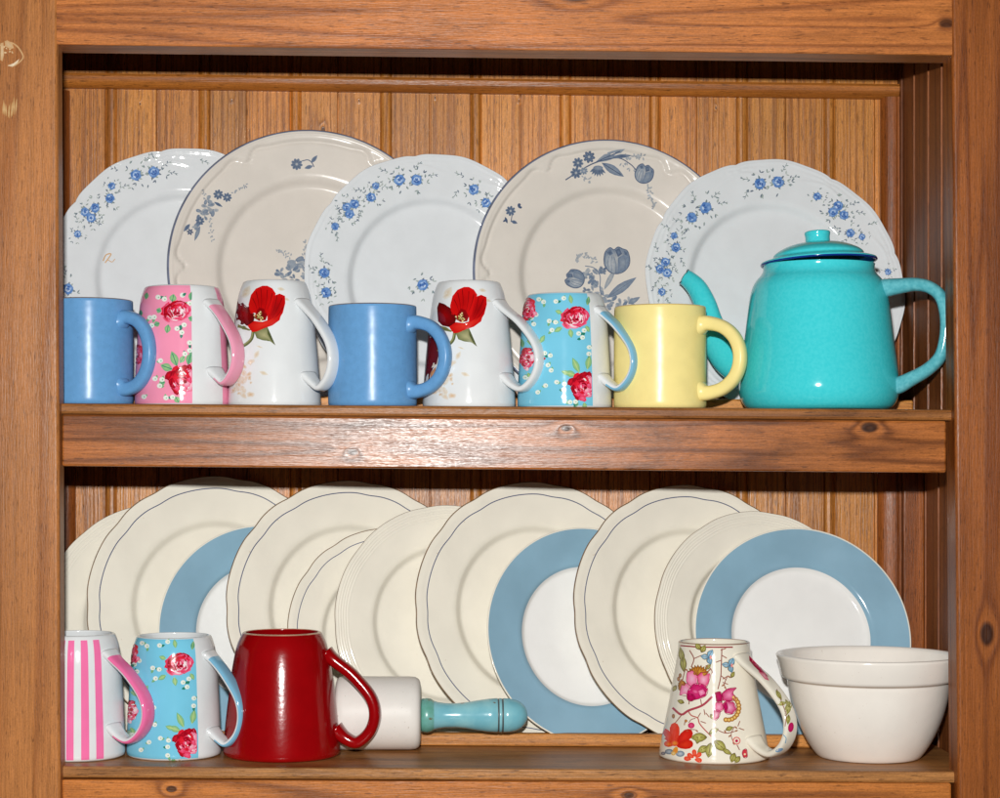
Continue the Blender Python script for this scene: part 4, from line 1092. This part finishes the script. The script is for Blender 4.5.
# ------------------------------------------------------------------ white mixing bowl
def bowl():
    y = .116; k = (2 + y) / FX
    cx = CAM.x + (868.5 - VX) * k; z0 = sh_lo(cx)
    zz = lambda py: CAM.z - (py - VY) * k - z0
    H = zz(653.5)
    raw = [(42.5, 0.0002), (44.8, .0010), (50.5, zz(755.5)), (59, zz(744)), (66.5, zz(730)), (72.5, zz(715)), (76.8, zz(700)), (79.5, zz(686)), (80.4, zz(679.5))]
    sp = spline([(r * k, z, 0) for r, z in raw], 5)
    prof = [(0, .002), (38 * k, .002), (40 * k, .0002)] + [(p.x, p.y) for p in sp]
    i0 = len(prof)
    prof += [(82.5 * k, zz(678.6)), (84.8 * k, zz(677.6)), (86.2 * k, zz(675)), (89.5 * k, zz(662)), (91.2 * k, zz(656.8)), (91.5 * k, zz(655)), (90.6 * k, zz(653.8)), (88.6 * k, zz(653.5)), (86.4 * k, zz(654.4)), (84.5 * k, zz(658)), (78 * k, zz(684)), (66 * k, zz(712)), (48 * k, zz(742)), (25 * k, zz(756)), (0, zz(758))]
    mb = MB(); th = [2 * math.pi * i / 128 - math.pi for i in range(128)]
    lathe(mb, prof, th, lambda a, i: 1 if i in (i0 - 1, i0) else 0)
    o = mb.build('mixing_bowl', [M_bowl, M_bowlline], None, Matrix.Translation((cx, y, z0)))
    tag(o, 'white mixing bowl with a banded rim in the right corner of the lower shelf', 'bowl')
bowl()

# ------------------------------------------------------------------ ceramic rolling pin with a painted handle
def pin():
    y = .143; k = (2 + y) / FX
    x = lambda px: CAM.x + (px - VX) * k
    Rb = 36.6 * k
    z0 = sh_lo(x(380)); zc = z0 + Rb + .0006
    root = empty('rolling_pin', (x(379), y, z0)); tag(root, 'white ceramic rolling pin with a worn turquoise handle lying behind the red mug', 'rolling pin')
    def turned(name, prof, mats, matf=lambda a, i: 0, dz=0.0):
        """prof (px along, r px): revolve about the x axis"""
        mb = MB(); rings = []
        for px, r in prof:
            X = x(px) - x(379)
            if r == 0: rings.append([mb.vert((X, 0, zc - z0 + dz))]); continue
            rings.append([mb.vert((X, r * k * math.cos(2 * math.pi * q / 64), zc - z0 + dz + r * k * math.sin(2 * math.pi * q / 64))) for q in range(64)])
        for i in range(len(rings) - 1):
            A, B = rings[i], rings[i + 1]; m = matf(0, i)
            for q in range(64):
                q2 = (q + 1) % 64
                if len(A) == 1: mb.face((A[0], B[q], B[q2]), m)
                elif len(B) == 1: mb.face((A[q], B[0], A[q2]), m)
                else: mb.face((A[q], B[q], B[q2], A[q2]), m)
        return mb.build(name, mats, root)
    turned('barrel', [(336, 0), (336, 30), (337.2, 34), (340, 36.2), (345, 36.6), (380, 36.4), (410, 36.4), (415.5, 35.8), (418.6, 34), (420.2, 31), (420.8, 27), (421, 15), (421, 0)], [M_pin])
    hp = [(421.2, 0), (421.2, 15.2), (422.2, 16.6), (427, 17.2), (431, 16.4), (434, 14.4), (438, 13.2), (446, 12.2), (456, 12), (466, 13), (478, 15), (488, 16.4), (497, 17), (497.6, 16.5), (498.6, 16.5), (499.2, 17), (501.2, 17), (501.8, 16.5), (502.8, 16.5), (503.4, 17), (509, 16.8), (516, 15.4), (521, 13), (525, 9), (526.8, 5), (527.4, 0)]
    gr = ceramic('worn_ring_groove', C(84, 92, 92), .4, .2)
    turned('handle', hp, [M_turq, M_green, gr], lambda a, i: 1 if i < 5 else (2 if i in (13, 14, 17, 18) else 0), dz=-.0025)
pin()

# ------------------------------------------------------------------ worn chips on the left upright
me = stile_left.data
mb = MB()
for v in me.vertices: mb.vert(v.co)
for p in me.polygons: mb.face(tuple(p.vertices), 0, False)
pr = Print(mb, Matrix.Translation(BASE), 1, lift=.0002)
CH, CH2 = C(226, 200, 164), C(206, 164, 116)
q = z_to(0, 0, 7.98)
r = random.Random(6)
for k in range(15):
    x = 8 + 3 * math.sin(k * 2.1); pr.ell(*q(r.uniform(-4, 100), 345 + 60 * r.random() + k * 2), r.uniform(.6, 1.6), r.uniform(.4, 1.2), CH, CH2, r.uniform(0, 180), 0, n=9, rings=1, jag=.4, rnd=r)
pr.stroke([q(60, 335), q(110, 350), q(150, 385), q(182, 440), q(180, 470), q(150, 500), q(110, 525), q(66, 522)], 1.5, CH2, 0)
pr.poly([q(60, 525), q(110, 505), q(155, 470), q(140, 505), q(100, 535)], C(236, 220, 194), CH, 1)
pr.poly([q(4, 345), q(28, 340), q(32, 440), q(20, 490), q(4, 480)], CH, CH2, 0)
pr.poly([q(36, 330), q(60, 322), q(100, 350), q(112, 385), q(80, 392), q(44, 372)], C(206, 176, 140), CH2, 0)
for k in range(9): pr.leaf(3.4 + k * 1.5 + r.uniform(-.4, .4), 119 - abs(k - 4), -88 + r.uniform(-8, 8), r.uniform(12, 20), 1.7, C(214, 182, 134), C(196, 150, 96), 0)
new = mb.build('stile_with_chips', [W_stile_l, M_decalbeige])
stile_left.data = new.data
bpy.data.objects.remove(new)
